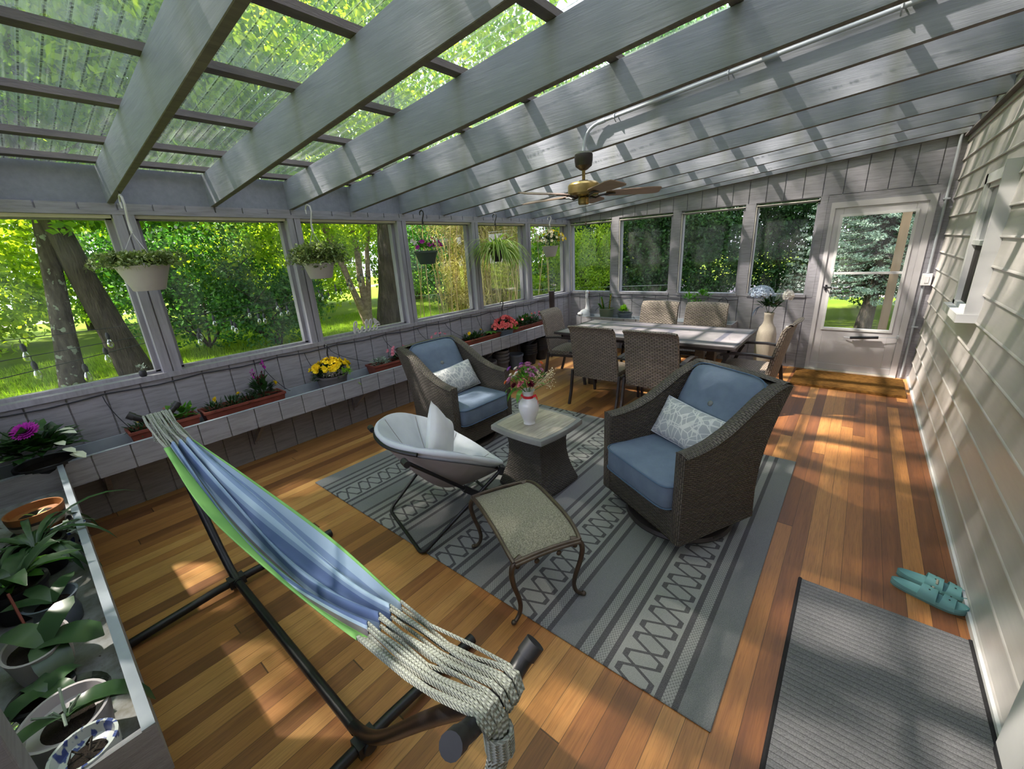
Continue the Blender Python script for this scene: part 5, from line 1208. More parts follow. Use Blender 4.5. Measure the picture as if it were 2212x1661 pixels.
# ================================================================ wall trays (planter shelves)
def tray(lab, loc, rz, L, D, hgt, bottom, n_br, grooves=0.2, floor_mat='traytop'):
    # local: x along, y from wall (0) outwards to D
    T = thing('planter_tray', lab, 'planter tray', loc, rz)
    b = MB(); 
    k = 0.0
    while k < L-0.01: b.box(k+0.004, min(L, k+grooves-0.004), D-0.012, D, bottom, bottom+hgt); k += grooves
    b.box(0, L, D-0.02, D-0.012, bottom+0.001, bottom+hgt-0.001)
    for x in (0, L-0.018): b.box(x, x+0.018, 0.0, D-0.02, bottom, bottom+hgt)
    b.build('front_board', M['tray'], T, smooth=False)
    b = MB(); b.box(0.018, L-0.018, 0, D-0.02, bottom, bottom+0.02); b.box(0.018, L-0.018, 0, 0.014, bottom+0.02, bottom+hgt-0.006); b.build('tray_floor', M[floor_mat], T, smooth=False)
    b = MB(); b.box(0, L, D-0.026, D+0.002, bottom+hgt-0.001, bottom+hgt+0.004); b.build('top_strip', M['traytop'], T, smooth=False)
    for i in range(n_br):
        x = (i+0.5)*L/n_br; b = MB(); b.bar((x, 0.005, bottom-0.23), (x, D-0.06, bottom-0.005), 0.035, 0.03, up=(1, 0, 0)); b.build('bracket', M['trim'], T, smooth=False)
        b = MB(); b.box(x-0.018, x+0.018, 0.0, 0.03, bottom-0.26, bottom); b.build('bracket_upright', M['trim'], T, smooth=False)
    return T
TF = 0.44
tray('long grey planter tray fixed along the left window wall', (0.005, -1.0, 0), -pi/2, 6.07, 0.35, 0.175, 0.42, 6)
tray('grey planter tray fixed along the wall behind the dining table', (2.86, -0.006, 0), pi, 2.50, 0.35, 0.175, 0.42, 3)
tray('peeling grey planter tray in the lower left foreground', (0.358, YN+0.006, 0), 0, 2.52, 0.352, 0.175, 0.42, 2, 0.2, 'flake')
# ================================================================ pots and plants
def pot(b, r0_, r1, h, rim=0.012, n=28, sx=1, sy=1, c=(0, 0, 0), lip=0.006):
    b.lathe([(r0_*0.9, 0), (r0_, 0.004), (r1*0.985, h-rim), (r1+lip, h-rim), (r1+lip, h), (r1-0.006, h), (r1-0.010, h*0.80), (0.003, h*0.80)], n, c, sx, sy, caps=False)
def soil(b, r, z, sx=1, sy=1): b.lathe([(r, z), (0.001, z+0.006)], 20, (0, 0, 0), sx, sy, caps=False)
def mk(T, fn, name, mat, **kw):
    b = MB(); fn(b); return b.build(name, M[mat], T, **kw)
def heads(T, mat, pts, L, n=5, layers=1, name='blossom', nn=10):
    for (x, y, z) in pts:
        b = MB(); d = (x*2, y*2, 0.15)
        if layers > 1: flower_ball(b, (x, y, z), L, nn, L, L*0.45, d, 0.2, layers)
        else: bloom(b, (x, y, z), L, n, d)
        b.build(name, M[mat], T)
def planter(lab, y, L, gens, x=0.155):
    T = thing('window_box', lab, 'window box', (x, y, TF), 0, None)
    b = MB(); hw0, hw1, l0, l1, h = 0.062, 0.085, L/2-0.03, L/2, 0.20
    def ring(w_, l_, z): return [(-w_, -l_, z), (w_, -l_, z), (w_, l_, z), (-w_, l_, z)]
    V = ring(hw0, l0, 0)+ring(hw1, l1, h-0.02)+ring(hw1+.008, l1+.008, h-0.02)+ring(hw1+.008, l1+.008, h)+ring(hw1-.006, l1-.006, h)+ring(hw1-.010, l1-.010, h-0.03)
    F_ = [(3, 2, 1, 0)]
    for j in range(5):
        for i in range(4): k = (i+1) % 4; F_.append((j*4+i, j*4+k, (j+1)*4+k, (j+1)*4+i))
    b.add(V, F_); b.build('box', M['terra'], T, smooth=False)
    b = MB(); b.box(-hw1+.012, hw1-.012, -l1+.012, l1-.012, h-0.06, h-0.032); b.build('soil', M['soil'], T, smooth=False)
    gens(T, h-0.03); return T
def gen1(T, z):
    random.seed(21); mk(T, lambda b: [foliage(b, (0, y, z), (.09, .09, .075), 90, .045, .012, seg=2) for y in (-.13, .0)], 'marigold_leaves', 'pl_dark')
    mk(T, lambda b: foliage(b, (0, 0.12, z+.03), (.07, .08, .08), 40, .06, .045), 'broad_leaves', 'pl_mid')
    heads(T, 'f_yel', [(0.03, -.13, z+.10)], .026, layers=3, nn=36, name='marigold'); heads(T, 'f_or', [(-.03, .03, z+.115)], .014, layers=2, nn=14)
def gen2(T, z):
    random.seed(22); mk(T, lambda b: [foliage(b, (0, y, z), (.085, .10, .07), 100, .045, .013) for y in (-.22, -.08, .05)], 'marigold_leaves', 'pl_dark')
    mk(T, lambda b: (foliage(b, (0, .16, z+.05), (.09, .10, .12), 130, .07, .026), [b.tube([(0, .16, z), (dx, .16+dy, z+.24)], .004, 5) for dx, dy in ((0, -.04), (.02, .02), (-.01, .06))]), 'celosia_leaves', 'pl_dark')
    heads(T, 'f_yel', [(0.02, -.20, z+.10), (-.02, -.02, z+.085)], .026, layers=3, nn=36, name='marigold'); heads(T, 'f_yel', [(.03, .26, z+.115)], .03, layers=3, nn=40, name='marigold')
    for dx, dy, h in ((0, .12, .22), (.02, .18, .19), (-.01, .22, .29), (.01, .15, .16)):
        b = MB()
        for k in range(26): b.leaf((dx+random.gauss(0, .008), dy+random.gauss(0, .008), z+h-.04+.08*k/26), rndv()+Vector((0, 0, .6)), .028, .012, .2, seg=2)
        b.build('celosia_plume', M['f_plum' if dx > 0 else 'f_mag'], T)
def gen3(T, z):
    random.seed(23); mk(T, lambda b: foliage(b, (0, -.27, z+.02), (.08, .11, .07), 90, .04, .024), 'grey_green_leaves', 'pl_silver')
    mk(T, lambda b: foliage(b, (0, .06, z+.02), (.08, .28, .08), 210, .05, .03), 'dark_leaves', 'pl_dark')
    heads(T, 'f_pink', [(.03, -.10, z+.13), (.0, -.07, z+.15), (.04, -.05, z+.12), (-.02, -.13, z+.13), (.05, -.12, z+.10), (.01, .0, z+.12), (0, .06, z+.14)], .032)
def gen3b(T, z):
    random.seed(33); mk(T, lambda b: foliage(b, (0, 0, z+.02), (.08, .25, .09), 150, .05, .03), 'dark_leaves', 'pl_dark')
    heads(T, 'f_pink', [(.0, -.15, z+.17), (.0, -.08, z+.20), (.0, -.02, z+.19), (.0, .05, z+.17)], .028)
def gen4(T, z):
    random.seed(24); mk(T, lambda b: foliage(b, (0, -.12, z), (.08, .26, .09), 220, .05, .022), 'dark_leaves', 'pl_dark')
    mk(T, lambda b: [b.leaf((0.01, .22, z+.02), (cos(a)*1.0, sin(a), .8), .13, .04, .9, seg=3) for a in [i*0.62 for i in range(16)]], 'light_green_rosette', 'pl_mid')
    heads(T, 'f_yel', [(.03, -.22, z+.11), (.0, .03, z+.11)], .028, layers=3, nn=34, name='marigold')
def gen5(T, z):
    random.seed(25); mk(T, lambda b: foliage(b, (0, 0, z+.02), (.085, .38, .13), 420, .055, .032), 'dark_leaves', 'pl_dark')
    heads(T, 'f_pink', [(.05, -.14, z+.12), (.04, .10, z+.11), (.05, .28, z+.13), (.0, .36, z+.16), (.03, .2, z+.17)], .028); heads(T, 'f_or', [(.03, .12, z+.17)], .022); heads(T, 'f_plum', [(.02, .0, z+.14)], .022)
planter('terracotta window box with yellow marigolds beneath the far hammock hook', -6.16, 0.42, gen1)
planter('long terracotta window box with plum celosia and marigolds, right of the hammock cords', -5.60, 0.62, gen2)
planter('terracotta window box with pink impatiens behind the left armchair', -3.95, 0.80, gen3)
planter('terracotta window box with pink flowers, mostly hidden by the left armchair', -3.30, 0.42, gen3b)
planter('terracotta window box with two marigolds and a pale rosette', -2.62, 0.70, gen4)
planter('leafy terracotta window box with pink impatiens nearest the corner', -1.56, 0.88, gen5)
# hanger hook with cords (local origin at pot rim centre)
def hook(T, top, mat, cords, r, z0=0.0, sw=1.0, big=False):
    b = MB(); s = 0.030*sw
    P = [Vector((-s*1.1, 0, top-s*1.5)), Vector((-s*1.15, 0, top-s*.7)), Vector((-s*.6, 0, top-.1*s)), Vector((0, 0, top)), Vector((s*.75, 0, top-s*.35)), Vector((s*.95, 0, top-s*1.2)), Vector((s*.55, 0, top-s*2.1)), Vector((0.0, 0, top-s*3.2)), Vector((0, 0, top-s*4.3))]
    b.tube(P, [.005, .006, .0065, .0065, .0065, .0065, .007, .007, .009], 8); b.box(-.014, .014, -.003, .003, top-s*4.6, top-s*4.1)
    b.build('hook', M[mat], T)
    for a in cords:
        b = MB(); b.tube([(0, 0, top-s*4.5), (r*cos(a), r*sin(a), z0)], 0.0019, 5); b.build('cord', M[mat], T)
def ceiling_hook(T, top, zc):
    b = MB(); b.tube([(0, 0, zc), (0, 0, top+0.012), (0.008, 0, top-0.002), (0, 0, top-0.010), (-.008, 0, top-.002)], 0.0022, 5); b.build('screw_hook', M['black'], T)
def hang(lab, loc, potfn, potmat, hookmat, top_z, dec, name='hanging_basket', cords=(0.5, 2.6, 4.7), r=0.12, sw=1.0):
    T = thing(name, lab, 'hanging plant', loc, 0)
    mk(T, potfn, 'pot', potmat, auto=35)
    top = top_z-loc[2]; hook(T, top-0.02, hookmat, cords, r, 0.0, sw); ceiling_hook(T, top-0.02, top+0.012)
    dec(T); return T
def zc(x): return rz_(x)
def trail(b, c, R_, n, L, drop=0.3, W_=0.018, nl=8, ymul=1.25, zup=0.06):
    for k in range(n):
        a = random.uniform(0, 2*pi); rr_ = R_*random.uniform(.2, 1.05); st = Vector((cos(a)*R_*.35, sin(a)*R_*.35*ymul, random.uniform(0, .03)))+Vector(c)
        mid = Vector((cos(a)*rr_, sin(a)*rr_*ymul, random.uniform(.02, zup+.04)))+Vector(c); end = Vector((cos(a)*(rr_+.04), sin(a)*(rr_+.05)*ymul, -random.uniform(0, drop)*(rr_/R_)))+Vector(c)
        P = bez(st, mid, mid, end, nl)
        for i in range(1, nl+1):
            for s in (-1, 1): 
                d = (rndv()+Vector((cos(a+s), sin(a+s), .3))*.9).normalized(); b.leaf(P[i], d, W_*1.5, W_, .3, seg=1 if nl > 12 else 2)
                for _ in range(1): b.leaf(P[i]+rndv()*.02, rndv(), W_*1.4, W_*.8, .3, seg=1)
x_ = 0.36
random.seed(41)
hang('white hanging basket of variegated trailing foliage, leftmost', (x_, -6.025, 1.785), lambda b: b.lathe([(.085, -.165), (.09, -.16), (.145, -.01), (.152, -.01), (.152, 0), (.142, 0), (.138, -.03), (.003, -.03)], 28, caps=False), 'pot_white', 'white_plastic', zc(x_), sw=1.7, dec=lambda T: mk(T, lambda b: (trail(b, (.02, 0, .01), .17, 150, .22, .018), foliage(b, (.01, 0, .02), (.16, .19, .06), 520, .028, .018)), 'trailing_foliage', 'pl_var'))
hang('white hanging basket of bushier trailing foliage, second from the left', (x_-.05, -4.78, 1.735), lambda b: b.lathe([(.09, -.135), (.095, -.13), (.13, -.01), (.137, -.01), (.137, 0), (.127, 0), (.12, -.03), (.003, -.03)], 28, caps=False), 'pot_white', 'white_plastic', zc(x_), sw=1.6, dec=lambda T: mk(T, lambda b: (trail(b, (0, 0, .02), .18, 190, .3, .02, zup=.16), foliage(b, (0, 0, .05), (.19, .22, .13), 1100, .032, .020, zlo=-.8)), 'trailing_foliage', 'pl_var'))
def pet(T):
    random.seed(43); mk(T, lambda b: foliage(b, (0, 0, .03), (.11, .12, .06), 130, .04, .024), 'leaves', 'pl_mid')
    heads(T, 'f_mag', [(.05, -.14, .03), (.07, -.09, .085), (.09, -.03, .05), (.08, .12, .085), (.07, .155, .05), (.0, -.05, .09), (.10, .02, .045)], .034); heads(T, 'f_pink', [(.04, .06, .125), (.07, .07, .09), (.09, .11, .05)], .032); heads(T, 'f_white', [(.03, -.15, .08), (.01, -.17, .10)], .034)
hang('dark green hanging pot of magenta, pink and white petunias', (0.31, -3.525, 1.80), lambda b: pot(b, .085, .125, .145, .022, c=(0, 0, -.145)), 'green_pot', 'black_plastic', zc(.31), pet, r=.10)
def spid(T):
    random.seed(44)
    def f(b):
        for k in range(260):
            a = random.uniform(0, 2*pi); up = random.uniform(.2, 1.7); L = random.uniform(.30, .62)
            b.leaf((.03*cos(a), .03*sin(a), -.01), (cos(a), sin(a), up), L, .017, random.uniform(1.0, 2.1), seg=7)
    mk(T, f, 'arching_leaves', 'pl_spider')
hang('black hanging pot with an arching striped spider plant', (0.31, -2.315, 1.77), lambda b: pot(b, .05, .10, .15, .02, c=(0, 0, -.15)), 'black_plastic', 'black_plastic', zc(.31), spid, r=.08)
def yb(T):
    random.seed(45); mk(T, lambda b: foliage(b, (0, 0, .05), (.21, .26, .13), 620, .032, .017, zlo=-.5), 'leaves', 'pl_dark')
    for k in range(72):
        v = rndv(); v.z = abs(v.z)*.9+.05; p = (v.x*.22, v.y*.28, .06+v.z*.17); heads(T, 'f_yel' if (v.y > -.1 and k % 4) else 'f_cream', [p], .026, n=5)
hang('white hanging pot brimming with small yellow and white flowers in the corner window', (0.315, -1.05, 1.79), lambda b: b.lathe([(.075, -.16), (.08, -.155), (.125, -.01), (.132, -.01), (.132, 0), (.12, 0), (.115, -.03), (.003, -.03)], 28, caps=False), 'pot_white', 'white_plastic', zc(.315), yb)
# pots with hangers standing in the left tray
T = thing('potted_begonia', 'grey pot of yellow begonias and white alyssum with a black hanger hook', 'potted flowers', (0.17, -4.80, TF))
mk(T, lambda b: pot(b, .11, .15, .225, .02), 'pot', 'grey_pot', auto=35); mk(T, lambda b: soil(b, .14, .18), 'soil', 'soil')
random.seed(51); mk(T, lambda b: (foliage(b, (0, 0, .23), (.15, .18, .10), 420, .045, .026), foliage(b, (-.02, -.14, .19), (.06, .08, .05), 60, .03, .012)), 'leaves', 'pl_dark'); mk(T, lambda b: foliage(b, (.10, -.02, .24), (.07, .13, .05), 420, .013, .011), 'white_alyssum', 'f_white')
mk(T, lambda b: (foliage(b, (.12, .1, .23), (.04, .06, .04), 60, .035, .02), [b.leaf((.12, .12, .16), (1, .8+.2*k, -.2), .14, .012, 1, seg=4) for k in range(3)]), 'lime_trailer', 'pl_lime')
for k in range(90):
    a = random.uniform(0, 2*pi); q = sqrt(random.random()); heads(T, 'f_yel', [(.13*q*cos(a)+.01, .195*q*sin(a), .36-.08*q*q+random.uniform(-.015, .02))], .032, n=6)
hook(T, .53, 'black_plastic', (.5, 2.6, 4.7), .12, .23, .9)
T = thing('potted_begonia', 'slate pot of coral begonias with a black hanger hook', 'potted flowers', (0.17, -2.12, TF))
mk(T, lambda b: pot(b, .105, .15, .225, .02), 'pot', 'slate_pot', auto=35); mk(T, lambda b: soil(b, .14, .18), 'soil', 'soil')
random.seed(52); mk(T, lambda b: foliage(b, (0, 0, .23), (.15, .20, .09), 300, .05, .03), 'leaves', 'pl_dark'); mk(T, lambda b: foliage(b, (.09, -.12, .22), (.06, .08, .05), 140, .022, .012), 'silver_trailer', 'pl_silver'); mk(T, lambda b: foliage(b, (.12, .06, .19), (.05, .09, .08), 110, .04, .025), 'lime_trailer', 'pl_lime')
for k in range(80):
    a = random.uniform(0, 2*pi); q = sqrt(random.random()); heads(T, 'f_cor', [(.14*q*cos(a)+.03, .22*q*sin(a), .38-.12*q*q+random.uniform(-.015, .02))], .036, n=6)
hook(T, .62, 'black_plastic', (.5, 2.6, 4.7), .12, .17, .9)
# sill and corner things
T = thing('log_ornament', 'dark charred upright log standing in the corner of the left tray', 'ornament', (0.10, -0.60, 0))
T.location = (0.14, -1.10, TF); mk(T, lambda b: (b.tube([(0, 0, 0), (.003, 0, .2), (0, .003, .40), (0, 0, .60)], [.05, .048, .046, .047], 12)), 'log', 'log')
T.location = (0.15, -0.80, 0.0); T['label'] = 'dark charred upright log standing on the floor in the far left corner'; T.scale = (1, 1, 1.78)
T = thing('goose_figurine', 'white goose figurine on the tray behind the left dining chair', 'figurine', (0.47, -0.23, 0.595))
mk(T, lambda b: (b.ell((0, 0, .07), (.085, .06, .065), 16, 10), b.tube(bez((.05, 0, .10), (.09, 0, .17), (.03, 0, .22), (.05, 0, .27), 8), [.035, .028, .022, .018, .016, .015, .015, .016, .017], 10), b.ell((.055, 0, .285), (.024, .018, .019), 12, 8), b.ell((-.09, 0, .10), (.03, .03, .02), 10, 6)), 'body', 'glass_white'); mk(T, lambda b: b.tube([(.072, 0, .282), (.105, 0, .275)], [.010, .003], 8), 'beak', 'f_or')
T.rotation_euler = (0, 0, pi/2); T.location = (0.42, -0.17, 0.44); T.scale = (1.7, 1.6, 1.9)
# hello sign in script, with a bird
T = thing('hello_sign', 'white-washed word sign reading hello with a small bird, on the window sill', 'sign', (0.0, -4.175, ZS-0.004))
def script():
    p = []
    def s(*a): p.extend(a)
    # strokes are traced in the plane y (along) z (up), unit = cm
    return [
     [(-17.5, 1), (-17.2, 6), (-16.2, 10.5), (-14.6, 12.6), (-13.6, 11.2), (-14.4, 8.2), (-16.3, 5.2), (-16.8, 2.2), (-16.8, .4)],
     [(-16.8, 1.5), (-15.6, 4.2), (-14.0, 5.4), (-13.2, 4.2), (-13.4, 1.6), (-12.6, .5), (-11.2, 1.2), (-9.6, 2.8)],
     [(-9.8, 2.6), (-8.2, 4.0), (-7.6, 5.6), (-8.6, 6.2), (-9.9, 4.6), (-9.8, 2.0), (-8.4, .6), (-6.6, 1.0), (-5.0, 3.0)],
     [(-5.2, 2.8), (-3.2, 7.0), (-2.2, 10.8), (-3.2, 12.4), (-4.6, 10.4), (-5.0, 5.4), (-4.4, 1.6), (-3.0, .6), (-1.2, 2.0)],
     [(-1.4, 1.8), (.8, 6.2), (2.0, 10.4), (1.2, 12.2), (-.4, 10.2), (-1.0, 5.0), (-.4, 1.6), (1.2, .6), (3.0, 1.8)],
     [(3.0, 1.8), (3.2, 4.4), (5.0, 6.0), (6.8, 4.6), (6.8, 2.0), (5.0, .6), (3.2, 1.8)],
     [(6.6, 4.8), (8.4, 5.6), (10.0, 5.2)]]
b = MB()
for st in script():
    P = [Vector((0, y*.0118, z*.0105)) for y, z in st]; Q = [P[0]]
    for i in range(len(P)-1):
        a0 = P[max(0, i-1)]; a1 = P[i]; a2 = P[i+1]; a3 = P[min(len(P)-1, i+2)]
        for j in range(1, 6):
            t_ = j/5; Q.append(0.5*((2*a1)+(-a0+a2)*t_+(2*a0-5*a1+4*a2-a3)*t_*t_+(-a0+3*a1-3*a2+a3)*t_**3))
    b.tube([(q.x, q.y, q.z) for q in Q], 0.0085, 8)
b.build('hello_lettering', M['sign'], T)
mk(T, lambda b: b.prism([(.045, .125), (.055, .138), (.066, .134), (.085, .112), (.118, .072), (.098, .080), (.078, .072), (.056, .062), (.052, .085), (.047, .108)], -.007, .007, 'x'), 'bird', 'sign', smooth=False)
# small decorative jar on sill at window 1
T = thing('sill_ornament', 'tiny dark jar with dried sprigs on the sill of the leftmost window', 'ornament', (-0.02, -6.16, ZS-0.006)); mk(T, lambda b: b.lathe([(.018, 0), (.024, .01), (.024, .04), (.016, .05)], 12), 'jar', 'black_plastic'); random.seed(1); mk(T, lambda b: foliage(b, (0, 0, .06), (.035, .035, .03), 30, .02, .01), 'sprigs', 'pl_silver')
# drip-line cable clipped along the walls
pts = []; random.seed(6); y = -7.0; i = 0
while y < -0.1:
    pts.append((0.010, y, 0.918)); pts += [(0.011, y+0.12, 0.905), (0.011, y+0.30, 0.893), (0.011, y+0.46, 0.903)]; y += 0.6
pts += [(0.012, -0.06, .915), (0.05, -0.012, 0.915)]
x = 0.1
while x < 2.7: pts += [(x, -0.010, .922), (x+.12, -.012, .905), (x+.3, -.012, .885), (x+.42, -.012, .902)]; x += 0.58
Q = [Vector(p) for p in pts]; Q = [Q[0]]+[(Q[i-1]+Q[i]*4+Q[i+1])/6 for i in range(1, len(Q)-1)]+[Q[-1]]
T = thing('irrigation_tube', 'thin black irrigation tube sagging along the walls below the windows', 'tube', (0, 0, 0)); b = MB(); b.tube(Q, 0.0048, 6); b.build('main_line', M['cable'], T)
for (y0, y1, z1, sg) in ((-6.42, -6.33, .64, .10), (-5.35, -5.20, .60, .04), (-4.95, -4.86, .60, .05), (-4.70, -4.15, .64, .05), (-4.05, -3.85, .64, .03), (-3.55, -3.35, .66, .02), (-3.10, -2.75, .63, .04), (-2.50, -2.42, .60, .02), (-2.20, -2.0, .68, .02), (-1.95, -1.9, .62, .02), (-1.30, -1.22, .62, .02)):
    b = MB(); b.tube(bez((0.012, y0, .90), (0.03, y0+(.0), .78), (0.08, y1+.02, z1-sg), (0.13, y1, z1), 10), 0.0028, 5); b.build('drip_branch', M['cable'], T)
for (x0, x1) in ((.9, .62), (1.2, 1.55)):
    b = MB(); b.tube(bez((x0, -.012, .90), (x0, -.03, .80), (x1, -.08, .76), (x1, -.14, .66), 10), 0.0028, 5); b.build('drip_branch', M['cable'], T)
# ---- far tray plants
T = thing('potted_succulent', 'sage green pot with two leggy jade succulents on the far tray', 'potted plant', (0.86, -0.19, TF)); mk(T, lambda b: pot(b, .085, .125, .29, .02), 'pot', 'sage_pot', auto=35); mk(T, lambda b: soil(b, .11, .24), 'soil', 'soil'); random.seed(61)
def jade(b):
    for (x, y, h, dx) in ((-.05, 0, .20, -.05), (.05, 0, .26, .03), (-.08, -.02, .08, -.06)):
        for k in range(14):
            t_ = k/14; 
            for a in (0, 1.57, 3.14, 4.7): b.leaf((x+dx*t_, y, .27+h*t_), (cos(a+k*.8), sin(a+k*.8), 1.1), .04, .017, .1, seg=2)
mk(T, jade, 'succulent_leaves', 'pl_mid'); mk(T, lambda b: [b.tube([(x, y, .22), (x+dx, y, .26+h)], .006, 6) for (x, y, h, dx) in ((-.05, 0, .20, -.05), (.05, 0, .26, .03))], 'succulent_stem', 'f_or')
T = thing('potted_succulent', 'small slate-blue pot with a bright yellow-green plant on the far tray', 'potted plant', (1.20, -0.20, TF)); mk(T, lambda b: pot(b, .08, .12, .23, .015), 'pot', 'slate_pot', auto=35); mk(T, lambda b: soil(b, .105, .18), 'soil', 'soil'); random.seed(62); mk(T, lambda b: foliage(b, (-.03, 0, .25), (.07, .07, .08), 120, .05, .03), 'leaves', 'pl_lime')
T = thing('potted_shrub', 'leggy green potted shrub behind the far dining chairs', 'potted plant', (2.30, -0.18, TF)); mk(T, lambda b: pot(b, .08, .11, .16, .02), 'pot', 'black_plastic', auto=35); random.seed(63)
mk(T, lambda b: ([b.tube([(0, 0, .1), (dx*.5, dy, .35), (dx, dy, .5)], .004, 5) for dx, dy in ((-.12, 0), (.05, 0), (.14, .02))], foliage(b, (-.1, 0, .48), (.10, .06, .07), 60, .06, .03), foliage(b, (.10, 0, .53), (.12, .07, .07), 80, .06, .03), foliage(b, (0, 0, .38), (.12, .06, .08), 50, .05, .025)), 'branches', 'pl_mid')
T = thing('shepherd_hook', 'thin black shepherd hook standing in the far tray', 'hook', (2.72, -0.18, TF)); mk(T, lambda b: b.tube([(.02, 0, 0), (.02, 0, .40), (.018, 0, .47), (-.02, 0, .505), (-.07, 0, .49), (-.10, 0, .45)], .005, 8), 'rod', 'black_plastic')
# tall floor vase with hydrangea
T = thing('floor_vase', 'tall cream ribbed floor vase holding a pale blue hydrangea and white rose', 'vase', (3.30, -0.42, 0))
mk(T, lambda b: b.lathe([(.09, 0), (.10, .01), (.115, .15), (.118, .35), (.112, .52), (.095, .60), (.065, .645), (.052, .69), (.054, .76), (.060, .795), (.054, .80), (.044, .77), (.042, .70)], 32), 'vase_body', 'cream_vase', auto=60)
random.seed(71); mk(T, lambda b: (foliage(b, (0, 0, .87), (.11, .09, .09), 60, .11, .055, .8), [b.tube([(0, 0, .75), (x*.5, y, .9), (x, y, z)], .004, 5) for x, y, z in ((-.12, 0, 1.02), (.17, 0, 1.0))]), 'leaves', 'pl_dark')
def petal_ball(b, c, R_, n, L, Wd):
    for k in range(n):
        v = rndv(); v.z = v.z if v.z > -.5 else -v.z; t_ = (Vector((0, 0, 1))-v*v.z+rndv()*.3); b.leaf(Vector(c)+v*R_*random.uniform(.55, .95)-t_.normalized()*L*.4, t_, L, Wd, .1, up=v, seg=3, blunt=1)
def hyd(b):
    for k in range(330):
        v = rndv(); v.z = abs(v.z) if random.random() < .85 else v.z*.4; p = Vector((-.12+v.x*.135, v.y*.12, 1.03+v.z*.105)); bloom(b, p, .016, 4, v)
mk(T, hyd, 'hydrangea_head', 'f_hyd')
mk(T, lambda b: petal_ball(b, (.185, -.03, 1.02), .062, 110, .07, .055), 'white_rose', 'f_white'); mk(T, lambda b: [b.leaf((-.08, random.gauss(0, .02), .86), (-1, random.gauss(0, .3), .3), .20, .012, 2.4, seg=5) for k in range(14)], 'dusty_blue_fringe', 'f_blue')
mk(T, lambda b: [b.tube([(0.03, 0, .85), (.12+random.gauss(0, .05), random.gauss(0, .04), 1.14+random.gauss(0, .04))], .0015, 4) for k in range(16)], 'airy_twigs', 'pl_silver')
# stacked nursery pots under the left tray
def spot(mat, r0_, r1, h, lab, loc, grp):
    b = MB(); b.lathe([(r0_*.95, 0), (r0_, .004), (r1*.97, h-.03), (r1+.006, h-.03), (r1+.006, h), (r1, h), (r1-.004, h-.02), (r0_-.004, .01), (.002, .008)], 24, caps=False); o = b.build('nursery_pot', M[mat], auto=35); o.location = loc; return tag(o, lab, 'pot', grp)
stk = [('grey_pot', .105, .15, .20, 0.24, -2.62, 3, .045, 'wide grey pot in the stack nearest the left armchair'), ('grey_pot', .085, .12, .22, 0.20, -2.25, 4, .05, 'slim grey pot in the four-high stack under the tray'), ('slate_pot', .09, .125, .24, 0.21, -1.93, 1, .05, 'single smooth slate pot beneath the left tray'),
       ('black_plastic', .09, .125, .20, 0.22, -1.58, 5, .035, 'black pot in the stack right of the slate pot'), ('black_plastic', .085, .12, .20, 0.20, -1.24, 6, .035, 'black pot in the middle black stack under the tray'), ('black_plastic', .085, .12, .22, 0.22, -0.90, 6, .035, 'black pot in the black stack nearest the corner')]
for mt, a, c, h, x, y, n, dz, lab in stk:
    nm = {1: [''], 3: [', lowest', ', middle one', ', topmost'], 4: [', lowest', ', second up', ', third up', ', topmost'], 5: [', lowest', ', second up', ', middle one', ', fourth up', ', topmost'], 6: [', lowest', ', second up', ', third up', ', fourth up', ', fifth up', ', topmost']}[n]
    p0 = spot(mt, a, c, h, lab+nm[0], (x, y, 0.0), 'nursery pots under the left tray')
    for k in range(1, n):
        q = p0.copy(); COL.objects.link(q); q.location = (x, y, k*dz); q['label'] = lab+nm[k]
# ================================================================ foreground tray plants (lower left)
T = thing('potted_dahlia', 'dark pot with a magenta dahlia and cream-tipped leaves at the lower left', 'potted flowers', (0.42, -6.93, 0.44))
T.location = (0.245, -6.80, TF)
mk(T, lambda b: pot(b, .10, .14, .17, .02), 'pot', 'black_plastic', auto=35); mk(T, lambda b: soil(b, .13, .14), 'soil', 'soil'); random.seed(81)
mk(T, lambda b: foliage(b, (0, 0, .25), (.19, .17, .12), 170, .095, .065, .7), 'leaves', 'pl_dark'); mk(T, lambda b: [b.leaf(p, d, .09, .05, .6, seg=3) for p, d in (((.13, .08, .31), (1, .4, .2)), ((.17, .10, .27), (1, .6, 0)), ((.16, .12, .22), (1, .8, -.1)), ((.09, .10, .37), (.5, 1, .3)), ((.2, .14, .24), (1, .5, -.2)), ((.12, .12, .36), (.8, .8, .2)))], 'cream_leaves', 'pl_white')
heads(T, 'f_mag', [(.05, -.02, .40)], .062, layers=7, nn=190, name='dahlia_flower'); heads(T, 'f_mag', [(-.05, -.13, .44)], .040, layers=6, nn=110, name='dahlia_flower')
for k, (px_, py_, pz_) in enumerate(((.05, -.02, .40), (-.05, -.13, .43))): mk(T, lambda b: b.tube([(0, 0, .2), (px_, py_, pz_)], .004, 5), 'stem', 'pl_dark')
def strap(b, c, n, Lr, Wr, up=(.5, 1.4), bend=(1.2, 2.2), seg=7):
    for k in range(n):
        a = 2*pi*k/n+random.uniform(-.3, .3); b.leaf((c[0]+.015*cos(a), c[1]+.015*sin(a), c[2]), (cos(a), sin(a)*(0.45 if sin(a) < 0 else 1), random.uniform(*up)), random.uniform(*Lr)*(0.5 if sin(a) < -.15 else 1), random.uniform(*Wr), random.uniform(*bend), seg=seg, fold=.25)
def potted(name, lab, cat, loc, pfn, pmat, sz, zsoil, dec):
    T = thing(name, lab, cat, loc); mk(T, pfn, 'pot', pmat, auto=35); mk(T, lambda b: soil(b, sz, zsoil), 'growing_medium', 'soil'); dec(T); return T
random.seed(82)
